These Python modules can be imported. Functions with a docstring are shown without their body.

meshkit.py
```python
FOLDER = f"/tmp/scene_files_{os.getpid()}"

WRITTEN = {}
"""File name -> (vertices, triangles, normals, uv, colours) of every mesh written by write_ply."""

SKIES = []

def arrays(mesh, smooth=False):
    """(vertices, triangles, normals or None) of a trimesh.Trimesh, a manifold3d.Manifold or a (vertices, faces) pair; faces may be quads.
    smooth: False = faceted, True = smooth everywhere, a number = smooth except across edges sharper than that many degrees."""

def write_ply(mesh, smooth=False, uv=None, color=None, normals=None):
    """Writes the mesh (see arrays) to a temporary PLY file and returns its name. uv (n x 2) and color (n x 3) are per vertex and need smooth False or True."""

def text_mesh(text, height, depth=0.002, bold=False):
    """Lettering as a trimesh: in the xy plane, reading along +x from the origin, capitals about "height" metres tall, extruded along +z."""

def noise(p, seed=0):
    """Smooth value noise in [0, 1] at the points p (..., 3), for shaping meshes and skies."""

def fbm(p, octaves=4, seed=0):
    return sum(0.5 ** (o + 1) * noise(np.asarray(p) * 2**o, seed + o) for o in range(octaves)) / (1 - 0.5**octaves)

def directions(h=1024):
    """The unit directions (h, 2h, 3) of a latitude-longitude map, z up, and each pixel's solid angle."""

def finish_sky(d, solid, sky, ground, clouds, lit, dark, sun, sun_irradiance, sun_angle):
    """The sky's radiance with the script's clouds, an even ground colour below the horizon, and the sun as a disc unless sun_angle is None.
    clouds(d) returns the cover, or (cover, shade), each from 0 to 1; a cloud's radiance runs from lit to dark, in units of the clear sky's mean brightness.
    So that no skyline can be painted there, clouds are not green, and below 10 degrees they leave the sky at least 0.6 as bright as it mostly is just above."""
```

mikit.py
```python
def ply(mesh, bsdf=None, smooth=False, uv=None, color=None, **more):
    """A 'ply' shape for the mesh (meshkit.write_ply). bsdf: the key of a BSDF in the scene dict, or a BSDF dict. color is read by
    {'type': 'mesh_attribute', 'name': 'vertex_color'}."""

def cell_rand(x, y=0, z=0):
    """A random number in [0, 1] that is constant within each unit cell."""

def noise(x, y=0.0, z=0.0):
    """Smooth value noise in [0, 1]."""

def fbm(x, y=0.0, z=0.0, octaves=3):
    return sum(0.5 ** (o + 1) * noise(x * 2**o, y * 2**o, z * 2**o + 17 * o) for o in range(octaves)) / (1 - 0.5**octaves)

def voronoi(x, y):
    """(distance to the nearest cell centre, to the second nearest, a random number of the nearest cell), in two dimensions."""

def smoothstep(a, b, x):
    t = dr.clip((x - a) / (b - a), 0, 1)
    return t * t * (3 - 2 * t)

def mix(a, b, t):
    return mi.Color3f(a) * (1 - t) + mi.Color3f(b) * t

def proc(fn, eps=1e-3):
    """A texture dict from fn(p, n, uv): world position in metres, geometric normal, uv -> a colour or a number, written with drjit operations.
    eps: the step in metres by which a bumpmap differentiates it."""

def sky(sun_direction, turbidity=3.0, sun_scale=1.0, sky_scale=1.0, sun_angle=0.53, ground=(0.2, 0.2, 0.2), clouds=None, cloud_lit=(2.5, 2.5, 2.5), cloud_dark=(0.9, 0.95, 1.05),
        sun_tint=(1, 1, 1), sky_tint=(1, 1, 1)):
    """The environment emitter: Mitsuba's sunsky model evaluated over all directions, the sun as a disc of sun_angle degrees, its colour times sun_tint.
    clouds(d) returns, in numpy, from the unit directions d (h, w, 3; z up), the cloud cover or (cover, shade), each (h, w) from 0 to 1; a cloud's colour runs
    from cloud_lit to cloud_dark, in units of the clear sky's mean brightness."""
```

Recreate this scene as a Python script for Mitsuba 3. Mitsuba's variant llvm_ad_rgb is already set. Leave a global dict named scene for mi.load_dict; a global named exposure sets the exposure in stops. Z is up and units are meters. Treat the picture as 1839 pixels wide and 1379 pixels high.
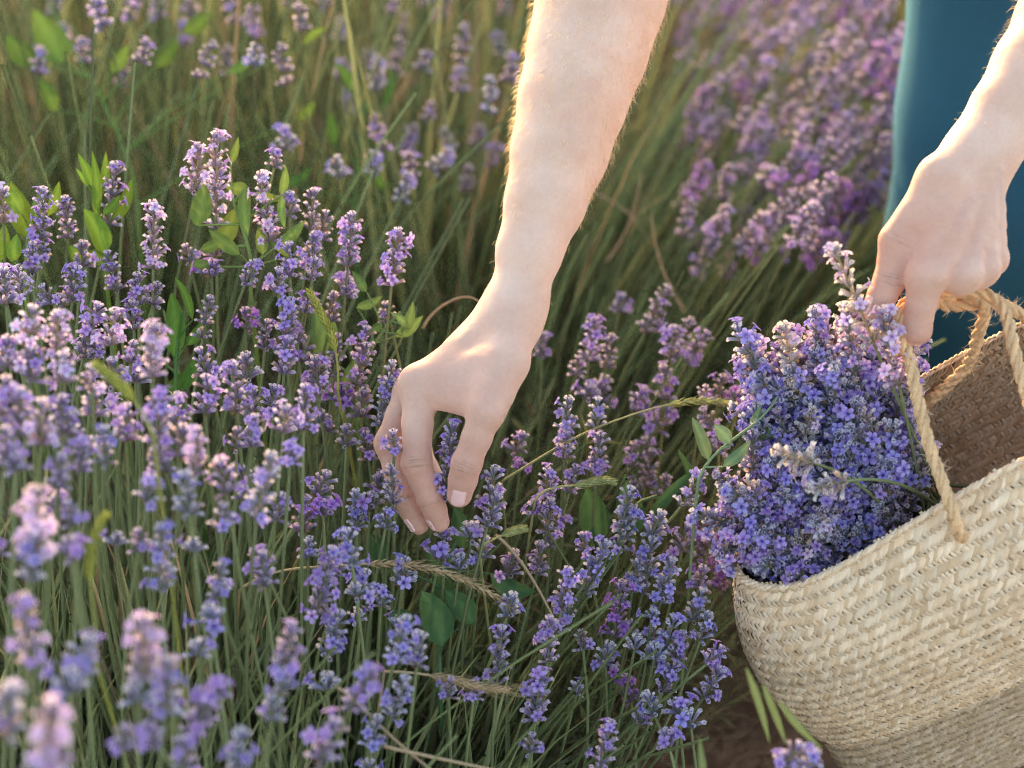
import math, numpy as np, trimesh, drjit as dr, mitsuba as mi, mikit, meshkit
T = mi.ScalarTransform4f
scene, labels = {}, {}

# ------------------------------------------------------------------ camera, sky, exposure
CAM, AIM = np.array([0, -1.13, 1.10]), np.array([0, 0, 0.45])
scene['camera'] = {'type': 'thinlens', 'fov': 30.0, 'fov_axis': 'x', 'aperture_radius': 0.0082, 'focus_distance': 1.30,
                   'near_clip': 0.05, 'far_clip': 300.0,
                   'to_world': T().look_at(origin=CAM.tolist(), target=AIM.tolist(), up=[0, 0, 1])}
scene['sky_light'] = mikit.sky([-0.30, 0.92, 0.29], turbidity=4, sun_scale=0.36, sky_scale=1.0, sun_angle=5.0, sun_tint=(1.0, 0.84, 0.66), sky_tint=(1.21, 1.0, 0.92), ground=(0.22, 0.20, 0.14))
exposure = 4.55

# ------------------------------------------------------------------ measured places (metres)
NEAR = [[-0.4,-0.3],[-0.36,0.02],[-0.15,-0.02],[-0.02,0.1],[0.03,0.36]]
HEADS = [[2,-0.2137,0.1243,0.5128,-0.2078,0.13,0.5892,"p"],[2,-0.229,0.1353,0.532,-0.2222,0.1383,0.5718,"p"],[1,-0.3359,0.0928,0.4983,-0.3272,0.0977,0.5586,"v"],[1,-0.3184,0.1102,0.5084,-0.3174,0.1129,0.542,"k"],[1,-0.362,0.1061,0.5213,-0.3587,0.1084,0.5505,"p"],[1,-0.2927,0.1346,0.5107,-0.2835,0.1382,0.5585,"k"],[1,-0.2554,0.0917,0.4963,-0.2512,0.0959,0.5484,"p"],[1,-0.2812,0.0824,0.4801,-0.2861,0.0847,0.5123,"k"],[1,-0.3083,0.0607,0.4825,-0.3017,0.063,0.5104,"v"],[1,-0.2614,0.0597,0.4808,-0.2609,0.0619,0.5058,"k"],[1,-0.2535,0.0686,0.4761,-0.2487,0.0699,0.4931,"k"],[2,-0.2138,0.0873,0.4887,-0.213,0.0884,0.5014,"m"],[2,-0.233,0.1102,0.4884,-0.2348,0.1114,0.503,"v"],[2,-0.2181,0.0582,0.4581,-0.211,0.0608,0.489,"k"],[1,-0.3391,0.0429,0.4917,-0.3392,0.0452,0.5184,"p"],[1,-0.3385,0.0064,0.5085,-0.338,0.0088,0.5364,"v"],[1,-0.3172,0.0419,0.49,-0.3242,0.0422,0.505,"v"],[1,-0.2931,-0.1249,0.541,-0.2842,-0.1217,0.577,"p"],[1,-0.2746,-0.1249,0.541,-0.2697,-0.1219,0.5734,"p"],[1,-0.2825,-0.0287,0.4875,-0.2676,-0.0256,0.5292,"v"],[2,-0.26,-0.0426,0.5035,-0.2558,-0.0401,0.5307,"p"],[1,-0.2634,0.0421,0.4703,-0.2634,0.0442,0.4932,"k"],[2,-0.2122,-0.1481,0.5407,-0.2084,-0.1447,0.5773,"p"],[2,-0.1719,0.1443,0.5477,-0.168,0.1452,0.5612,"k"],[4,-0.1933,0.3735,0.4647,-0.1903,0.3751,0.4868,"b"],[2,-0.1747,0.1193,0.5041,-0.1793,0.1233,0.5585,"p"],[2,-0.1607,0.1273,0.5181,-0.1597,0.1288,0.5362,"v"],[2,-0.1454,0.1223,0.5093,-0.1419,0.1249,0.5423,"k"],[2,-0.1435,0.0973,0.4859,-0.14,0.1001,0.5198,"v"],[2,-0.1383,0.1273,0.498,-0.1337,0.1292,0.522,"k"],[2,-0.1193,0.1176,0.4812,-0.114,0.1213,0.5269,"v"],[2,-0.0871,0.1022,0.4745,-0.0799,0.106,0.5214,"v"],[2,-0.1886,0.0754,0.4881,-0.1776,0.0761,0.5079,"v"],[2,-0.1572,0.0784,0.4932,-0.1558,0.0807,0.5203,"v"],[2,-0.1414,0.0774,0.4915,-0.1387,0.0788,0.5083,"v"],[2,-0.1638,0.0636,0.4875,-0.1628,0.0653,0.5071,"v"],[2,-0.1222,0.117,0.4601,-0.1185,0.1178,0.4711,"v"],[2,-0.1484,0.0745,0.4664,-0.1418,0.0753,0.4815,"v"],[2,-0.1892,0.0685,0.4561,-0.189,0.0701,0.4731,"m"],[2,-0.158,0.049,0.4621,-0.1526,0.0515,0.4915,"v"],[2,-0.1587,0.027,0.4441,-0.1542,0.0297,0.4726,"v"],[2,-0.1084,0.0761,0.4292,-0.1036,0.0784,0.4544,"v"],[2,-0.0895,0.1068,0.4424,-0.0932,0.108,0.4579,"k"],[2,-0.2082,0.0009,0.4589,-0.2118,0.0025,0.4779,"v"],[2,-0.1758,-0.0814,0.4761,-0.177,-0.0778,0.5148,"v"],[2,-0.1961,-0.0818,0.4755,-0.1935,-0.079,0.5042,"v"],[2,-0.1784,-0.01,0.4599,-0.1783,-0.0081,0.4803,"k"],[2,-0.1826,-0.2021,0.5069,-0.1788,-0.1989,0.5386,"p"],[2,-0.1758,-0.0929,0.4561,-0.1738,-0.0914,0.4717,"v"],[2,-0.1276,0.0618,0.4243,-0.1235,0.0648,0.4567,"k"],[2,-0.11,0.0488,0.4217,-0.1017,0.0517,0.4562,"k"],[2,-0.092,0.0145,0.4123,-0.0806,0.0189,0.4623,"b"],[2,-0.1365,0.0281,0.4259,-0.1363,0.0311,0.4569,"k"],[2,-0.131,-0.1038,0.4773,-0.1284,-0.1006,0.5104,"v"],[2,-0.1646,-0.0104,0.4392,-0.1592,-0.0091,0.455,"v"],[2,-0.1415,-0.1218,0.4861,-0.1382,-0.12,0.505,"p"],[2,-0.1216,0.0519,0.407,-0.1231,0.053,0.4193,"m"],[2,-0.1068,0.0379,0.4028,-0.1041,0.04,0.4245,"k"],[2,-0.1013,0.0136,0.3807,-0.1033,0.016,0.4045,"k"],[2,-0.0789,-0.0432,0.4222,-0.0796,-0.0415,0.4394,"v"],[2,-0.0796,-0.0605,0.3921,-0.081,-0.0572,0.4239,"k"],[2,-0.0851,-0.0661,0.3765,-0.0835,-0.0643,0.3924,"b"],[2,-0.0921,-0.0214,0.38,-0.0911,-0.0202,0.3907,"k"],[2,-0.1314,-0.0494,0.3915,-0.1231,-0.048,0.4106,"k"],[2,-0.1059,-0.0523,0.3663,-0.1048,-0.0488,0.3991,"b"],[2,-0.0975,-0.0452,0.3787,-0.0949,-0.044,0.3902,"k"],[2,-0.1386,-0.0781,0.3816,-0.1355,-0.075,0.4104,"m"],[2,-0.1256,-0.0726,0.3912,-0.127,-0.0713,0.4036,"m"],[2,-0.1486,-0.2066,0.4791,-0.1365,-0.2022,0.5258,"b"],[2,-0.135,-0.149,0.479,-0.1326,-0.1473,0.4958,"v"],[2,-0.1484,-0.1317,0.4288,-0.1423,-0.1302,0.4465,"v"],[2,-0.1679,-0.1902,0.4877,-0.1698,-0.188,0.5094,"v"],[2,-0.1841,-0.2217,0.493,-0.1853,-0.2187,0.5213,"b"],[2,-0.2626,-0.1584,0.5428,-0.2607,-0.1565,0.5623,"p"],[2,-0.2463,-0.1609,0.5386,-0.2448,-0.1593,0.5545,"p"],[2,-0.2071,-0.1771,0.5103,-0.2025,-0.1733,0.5495,"v"],[2,-0.202,-0.1929,0.5029,-0.2071,-0.1917,0.5193,"v"],[2,-0.2079,-0.2185,0.4986,-0.2033,-0.2167,0.5162,"b"],[0,-0.2658,-0.2104,0.5327,-0.2628,-0.2074,0.562,"p"],[0,-0.2579,-0.1902,0.5278,-0.2571,-0.1877,0.5523,"v"],[0,-0.2793,-0.208,0.5368,-0.2751,-0.205,0.5677,"v"],[0,-0.2438,-0.2182,0.5191,-0.2401,-0.2159,0.5416,"v"],[0,-0.254,-0.2313,0.5163,-0.2502,-0.229,0.5388,"v"],[0,-0.2731,-0.2436,0.5352,-0.272,-0.2425,0.5454,"v"],[0,-0.2505,-0.3097,0.5204,-0.2455,-0.3045,0.569,"p"],[0,-0.2416,-0.2581,0.51,-0.2427,-0.2566,0.5237,"v"],[2,-0.2534,-0.1338,0.5053,-0.2498,-0.1319,0.5256,"v"],[0,-0.2878,-0.2025,0.5464,-0.2828,-0.2,0.5721,"p"],[1,-0.2563,-0.0023,0.4533,-0.2553,-0.0011,0.4656,"k"],[1,-0.3048,-0.1282,0.5352,-0.3007,-0.1262,0.5569,"v"],[1,-0.277,-0.0297,0.4859,-0.2714,-0.0277,0.5078,"v"],[0,-0.2519,-0.3148,0.5116,-0.2457,-0.3112,0.5443,"b"],[0,-0.2353,-0.2919,0.5114,-0.2351,-0.2906,0.5231,"v"],[0,-0.2368,-0.3829,0.5136,-0.2362,-0.3782,0.554,"v"],[0,-0.2189,-0.3611,0.4913,-0.2129,-0.359,0.5108,"b"],[0,-0.2199,-0.3822,0.4947,-0.2189,-0.3807,0.5068,"b"],[0,-0.187,-0.3632,0.4876,-0.183,-0.3587,0.5255,"p"],[0,-0.1907,-0.3693,0.477,-0.1898,-0.368,0.4878,"b"],[0,-0.1793,-0.3575,0.4575,-0.1746,-0.3529,0.4955,"b"],[0,-0.2385,-0.4323,0.5079,-0.2323,-0.4286,0.5382,"b"],[0,-0.214,-0.458,0.5033,-0.2084,-0.4523,0.5492,"p"],[0,-0.1923,-0.397,0.469,-0.1911,-0.3952,0.4835,"v"],[0,-0.1794,-0.3806,0.4574,-0.1866,-0.3799,0.4714,"v"],[0,-0.1683,-0.3777,0.4424,-0.1672,-0.3755,0.4597,"v"],[0,-0.1693,-0.3378,0.4315,-0.1507,-0.3353,0.4653,"v"],[0,-0.1441,-0.3657,0.4232,-0.14,-0.3616,0.4553,"b"],[2,-0.2006,-0.2423,0.4573,-0.1968,-0.2375,0.4999,"b"],[2,-0.2146,-0.2242,0.4686,-0.2142,-0.2227,0.4822,"v"],[2,-0.1713,-0.2289,0.4404,-0.166,-0.2264,0.4635,"b"],[2,-0.1729,-0.245,0.4325,-0.1753,-0.2436,0.4453,"b"],[2,-0.1526,-0.1717,0.4195,-0.1576,-0.1707,0.4326,"v"],[2,-0.176,-0.278,0.4353,-0.1764,-0.2769,0.4442,"b"],[2,-0.1503,-0.1856,0.4154,-0.1506,-0.1827,0.4409,"v"],[2,-0.1219,-0.1695,0.3833,-0.1088,-0.1642,0.4342,"v"],[2,-0.1014,-0.1378,0.3981,-0.104,-0.135,0.4246,"b"],[2,-0.1229,-0.3136,0.4536,-0.1161,-0.3101,0.4845,"v"],[2,-0.1244,-0.3196,0.4432,-0.1229,-0.3179,0.457,"b"],[2,-0.1298,-0.3273,0.4297,-0.1281,-0.3253,0.446,"b"],[2,-0.1172,-0.1665,0.3483,-0.1068,-0.163,0.3827,"b"],[2,-0.1143,-0.2012,0.3481,-0.1145,-0.1996,0.3612,"b"],[2,-0.0702,-0.2159,0.3827,-0.0611,-0.2125,0.4154,"b"],[2,-0.0585,-0.2018,0.3672,-0.0556,-0.1988,0.3926,"b"],[2,-0.0894,-0.3006,0.416,-0.0746,-0.2984,0.4454,"v"],[2,-0.0719,-0.2327,0.3536,-0.0618,-0.2296,0.3838,"b"],[2,-0.1028,-0.3383,0.4107,-0.0933,-0.3352,0.4389,"v"],[2,-0.0843,-0.2422,0.337,-0.0796,-0.2393,0.3612,"b"],[2,-0.0407,-0.1718,0.319,-0.0387,-0.1701,0.3333,"v"],[3,-0.0249,-0.1649,0.311,-0.023,-0.1631,0.3255,"v"],[2,-0.1,-0.1159,0.356,-0.0939,-0.1139,0.3767,"b"],[2,-0.0868,-0.1106,0.3452,-0.0839,-0.1089,0.3607,"b"],[2,-0.1335,-0.1029,0.3787,-0.1314,-0.1011,0.3942,"b"],[3,-0.0354,-0.0652,0.3439,-0.0346,-0.0641,0.3537,"b"],[2,-0.0491,-0.0622,0.3492,-0.047,-0.0609,0.3607,"v"],[3,-0.0028,-0.1058,0.3335,0.0009,-0.1038,0.3516,"b"],[3,-0.0097,-0.1434,0.3083,-0.0059,-0.1381,0.3532,"v"],[3,0.033,-0.0955,0.3313,0.0378,-0.0918,0.3655,"v"],[3,0.024,-0.1272,0.3163,0.0249,-0.1234,0.3489,"v"],[3,0.0146,-0.1633,0.2936,0.0198,-0.1586,0.3332,"v"],[3,0.0116,-0.1819,0.2815,0.0137,-0.18,0.2961,"v"],[3,0.0517,-0.0612,0.3308,0.0662,-0.059,0.3639,"b"],[3,0.0502,-0.043,0.3423,0.0492,-0.0415,0.3565,"v"],[3,0.0719,-0.0632,0.2872,0.0759,-0.0582,0.3319,"m"],[3,0.0944,-0.0429,0.3224,0.097,-0.0396,0.3529,"b"],[3,0.1029,-0.0603,0.3123,0.1105,-0.0566,0.3485,"b"],[3,0.0956,-0.0745,0.3077,0.0962,-0.0736,0.3155,"b"],[3,0.13,-0.0478,0.314,0.1324,-0.0458,0.3325,"v"],[3,0.1252,-0.0668,0.301,0.1318,-0.0643,0.327,"b"],[3,0.1052,-0.085,0.2895,0.1118,-0.082,0.318,"b"],[3,0.1292,-0.0817,0.2951,0.1347,-0.0794,0.3184,"b"],[3,0.0968,-0.0962,0.2901,0.0972,-0.0947,0.3018,"b"],[3,0.1025,-0.1071,0.271,0.1122,-0.1051,0.2957,"v"],[3,0.1307,-0.1139,0.2993,0.1411,-0.1139,0.3142,"v"],[3,0.1289,-0.1247,0.2805,0.1407,-0.1232,0.3052,"v"],[3,0.0934,-0.1377,0.278,0.0885,-0.1359,0.2944,"b"],[3,0.0834,-0.0791,0.2394,0.0782,-0.0766,0.262,"m"],[3,0.1177,-0.1499,0.2768,0.1162,-0.1485,0.2883,"b"],[3,0.1105,-0.1385,0.2767,0.1071,-0.1372,0.2884,"v"],[3,0.1022,-0.1641,0.2723,0.1018,-0.1626,0.2837,"v"],[3,0.0553,-0.1958,0.2774,0.064,-0.191,0.3185,"v"],[3,0.049,-0.0768,0.2836,0.0473,-0.075,0.2986,"k"],[3,0.0644,-0.0822,0.2743,0.0664,-0.08,0.2928,"b"],[3,0.0835,-0.0928,0.296,0.0844,-0.0915,0.3064,"b"],[3,0.0441,-0.1079,0.2697,0.0448,-0.1069,0.278,"b"],[3,0.0176,-0.0425,0.3231,0.0202,-0.0397,0.3493,"k"],[4,0.0242,0.2247,0.3465,0.0254,0.2269,0.3695,"v"],[4,0.0593,0.1625,0.3787,0.065,0.1658,0.4173,"v"],[4,0.0741,0.1762,0.3625,0.0782,0.1791,0.3947,"k"],[4,0.0498,0.1567,0.3686,0.0517,0.1582,0.385,"k"],[4,0.1086,0.2349,0.3641,0.1273,0.2369,0.4086,"k"],[4,0.1248,0.1799,0.3689,0.1259,0.1828,0.3996,"v"],[4,0.1295,0.209,0.3593,0.1437,0.2105,0.3923,"k"],[4,0.1425,0.222,0.3418,0.159,0.2228,0.3732,"v"],[3,0.0386,0.033,0.3942,0.0403,0.0357,0.4215,"b"],[3,0.0365,0.0185,0.379,0.0382,0.0208,0.4016,"v"],[3,0.0609,0.0415,0.389,0.0616,0.0441,0.4152,"b"],[3,0.0596,0.0168,0.3661,0.0629,0.0204,0.4019,"v"],[4,0.0585,0.1304,0.363,0.0583,0.1316,0.3751,"v"],[4,0.0689,0.1819,0.3323,0.0746,0.1836,0.3533,"k"],[4,0.1188,0.1474,0.3525,0.1157,0.1504,0.383,"k"],[4,0.0951,0.1425,0.3439,0.1031,0.1437,0.3646,"v"],[4,0.1123,0.136,0.3327,0.1237,0.1363,0.3516,"v"],[3,0.0035,0.059,0.3593,0.0075,0.0606,0.3761,"v"],[3,0.0054,0.0356,0.3588,0.0062,0.0364,0.3663,"m"],[3,-0.015,-0.0429,0.3827,-0.0111,-0.04,0.4113,"b"],[3,-0.0167,-0.0597,0.3735,-0.0091,-0.0572,0.401,"v"],[3,0.0256,-0.0085,0.3623,0.0242,-0.0057,0.3883,"v"],[3,0.0242,-0.0279,0.3487,0.0271,-0.025,0.3755,"k"],[3,0.0406,0.0108,0.3558,0.0455,0.0129,0.3779,"v"],[3,0.0176,-0.0221,0.3587,0.0137,-0.0213,0.3684,"v"],[4,0.1023,0.0968,0.3047,0.1068,0.1002,0.3386,"k"],[4,0.0917,0.1036,0.3165,0.0924,0.1061,0.34,"k"],[4,0.1135,0.0767,0.3098,0.1159,0.0785,0.3275,"k"],[3,0.0761,-0.0233,0.3465,0.0829,-0.0198,0.3826,"b"],[3,0.1417,0.0942,0.3803,0.1436,0.0954,0.3939,"k"],[4,0.1576,0.128,0.3589,0.1607,0.1305,0.3854,"k"],[3,0.1492,0.0847,0.3638,0.1401,0.0856,0.3815,"v"],[3,0.1512,0.0586,0.3586,0.1506,0.0599,0.3708,"v"],[3,0.1184,-0.0193,0.3634,0.1336,-0.0181,0.3938,"b"],[3,0.0971,-0.0298,0.3453,0.1041,-0.0281,0.366,"b"],[4,0.1712,0.1244,0.3527,0.1737,0.1263,0.3723,"m"],[3,0.141,0.0204,0.2921,0.1417,0.0239,0.3241,"m"],[3,0.1533,0.0244,0.2591,0.1551,0.0283,0.294,"m"],[3,0.1211,-0.0095,0.3204,0.1262,-0.0076,0.3406,"v"],[3,0.1447,-0.0172,0.3471,0.1512,-0.0149,0.3735,"v"],[2,-0.046,-0.0494,0.3915,-0.0382,-0.0434,0.4518,"v"],[4,0.1685,0.4377,0.3156,0.1868,0.4391,0.3571,"v"],[4,0.1996,0.4798,0.2887,0.213,0.4822,0.331,"k"],[4,0.0909,0.3047,0.3452,0.0942,0.3062,0.363,"v"],[3,0.1572,-0.2861,0.3611,0.1657,-0.285,0.378,"v"],[3,0.1684,-0.2877,0.3583,0.1754,-0.2865,0.3739,"b"],[3,-0.0207,-0.0371,0.3325,-0.0191,-0.0352,0.3499,"b"],[3,-0.0018,-0.0348,0.3166,0.0021,-0.0327,0.3365,"k"],[3,-0.0284,-0.0469,0.3556,-0.0302,-0.0455,0.3685,"b"],[2,-0.2103,-0.1021,0.4803,-0.208,-0.0998,0.5032,"v"],[2,-0.1724,-0.0498,0.4509,-0.1691,-0.0472,0.477,"k"],[2,-0.249,-0.0393,0.4892,-0.2462,-0.0378,0.505,"v"],[2,-0.2558,-0.0726,0.4915,-0.2523,-0.0707,0.5109,"v"],[1,-0.3364,0.0704,0.4994,-0.333,0.0725,0.5243,"k"],[1,-0.3065,0.0913,0.4956,-0.3032,0.0929,0.5145,"k"],[2,-0.1317,0.0892,0.4518,-0.1275,0.0912,0.4756,"k"],[2,-0.1758,0.0616,0.444,-0.1729,0.0638,0.4675,"v"],[2,-0.1526,0.0741,0.4257,-0.1496,0.0762,0.4474,"k"],[0,-0.2789,-0.2413,0.5392,-0.2757,-0.2389,0.5627,"v"],[2,-0.2351,-0.199,0.5125,-0.2317,-0.1964,0.5372,"b"],[2,-0.2304,-0.1585,0.5026,-0.2269,-0.1559,0.5281,"v"],[1,-0.2897,-0.1316,0.5294,-0.2858,-0.1295,0.5511,"v"],[2,-0.1608,-0.1261,0.4787,-0.1567,-0.1239,0.5014,"v"],[2,-0.1709,-0.2016,0.4679,-0.1684,-0.1996,0.4861,"b"],[2,-0.1958,-0.1719,0.4993,-0.1926,-0.1697,0.521,"v"],[2,-0.259,-0.1771,0.5103,-0.2553,-0.1746,0.5353,"b"],[2,-0.1162,0.01,0.3945,-0.1144,0.0118,0.4116,"k"],[2,-0.1154,-0.1165,0.3751,-0.1112,-0.1146,0.3935,"v"],[2,-0.0737,-0.0875,0.3452,-0.0702,-0.0852,0.3663,"b"],[3,0.0835,-0.0487,0.3124,0.0886,-0.046,0.3388,"b"],[3,0.1128,-0.0878,0.2845,0.1177,-0.0855,0.3065,"v"],[3,0.0783,-0.0221,0.3386,0.0854,-0.0197,0.3651,"b"],[3,0.0502,-0.0569,0.3183,0.0593,-0.0546,0.3448,"b"]]
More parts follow.
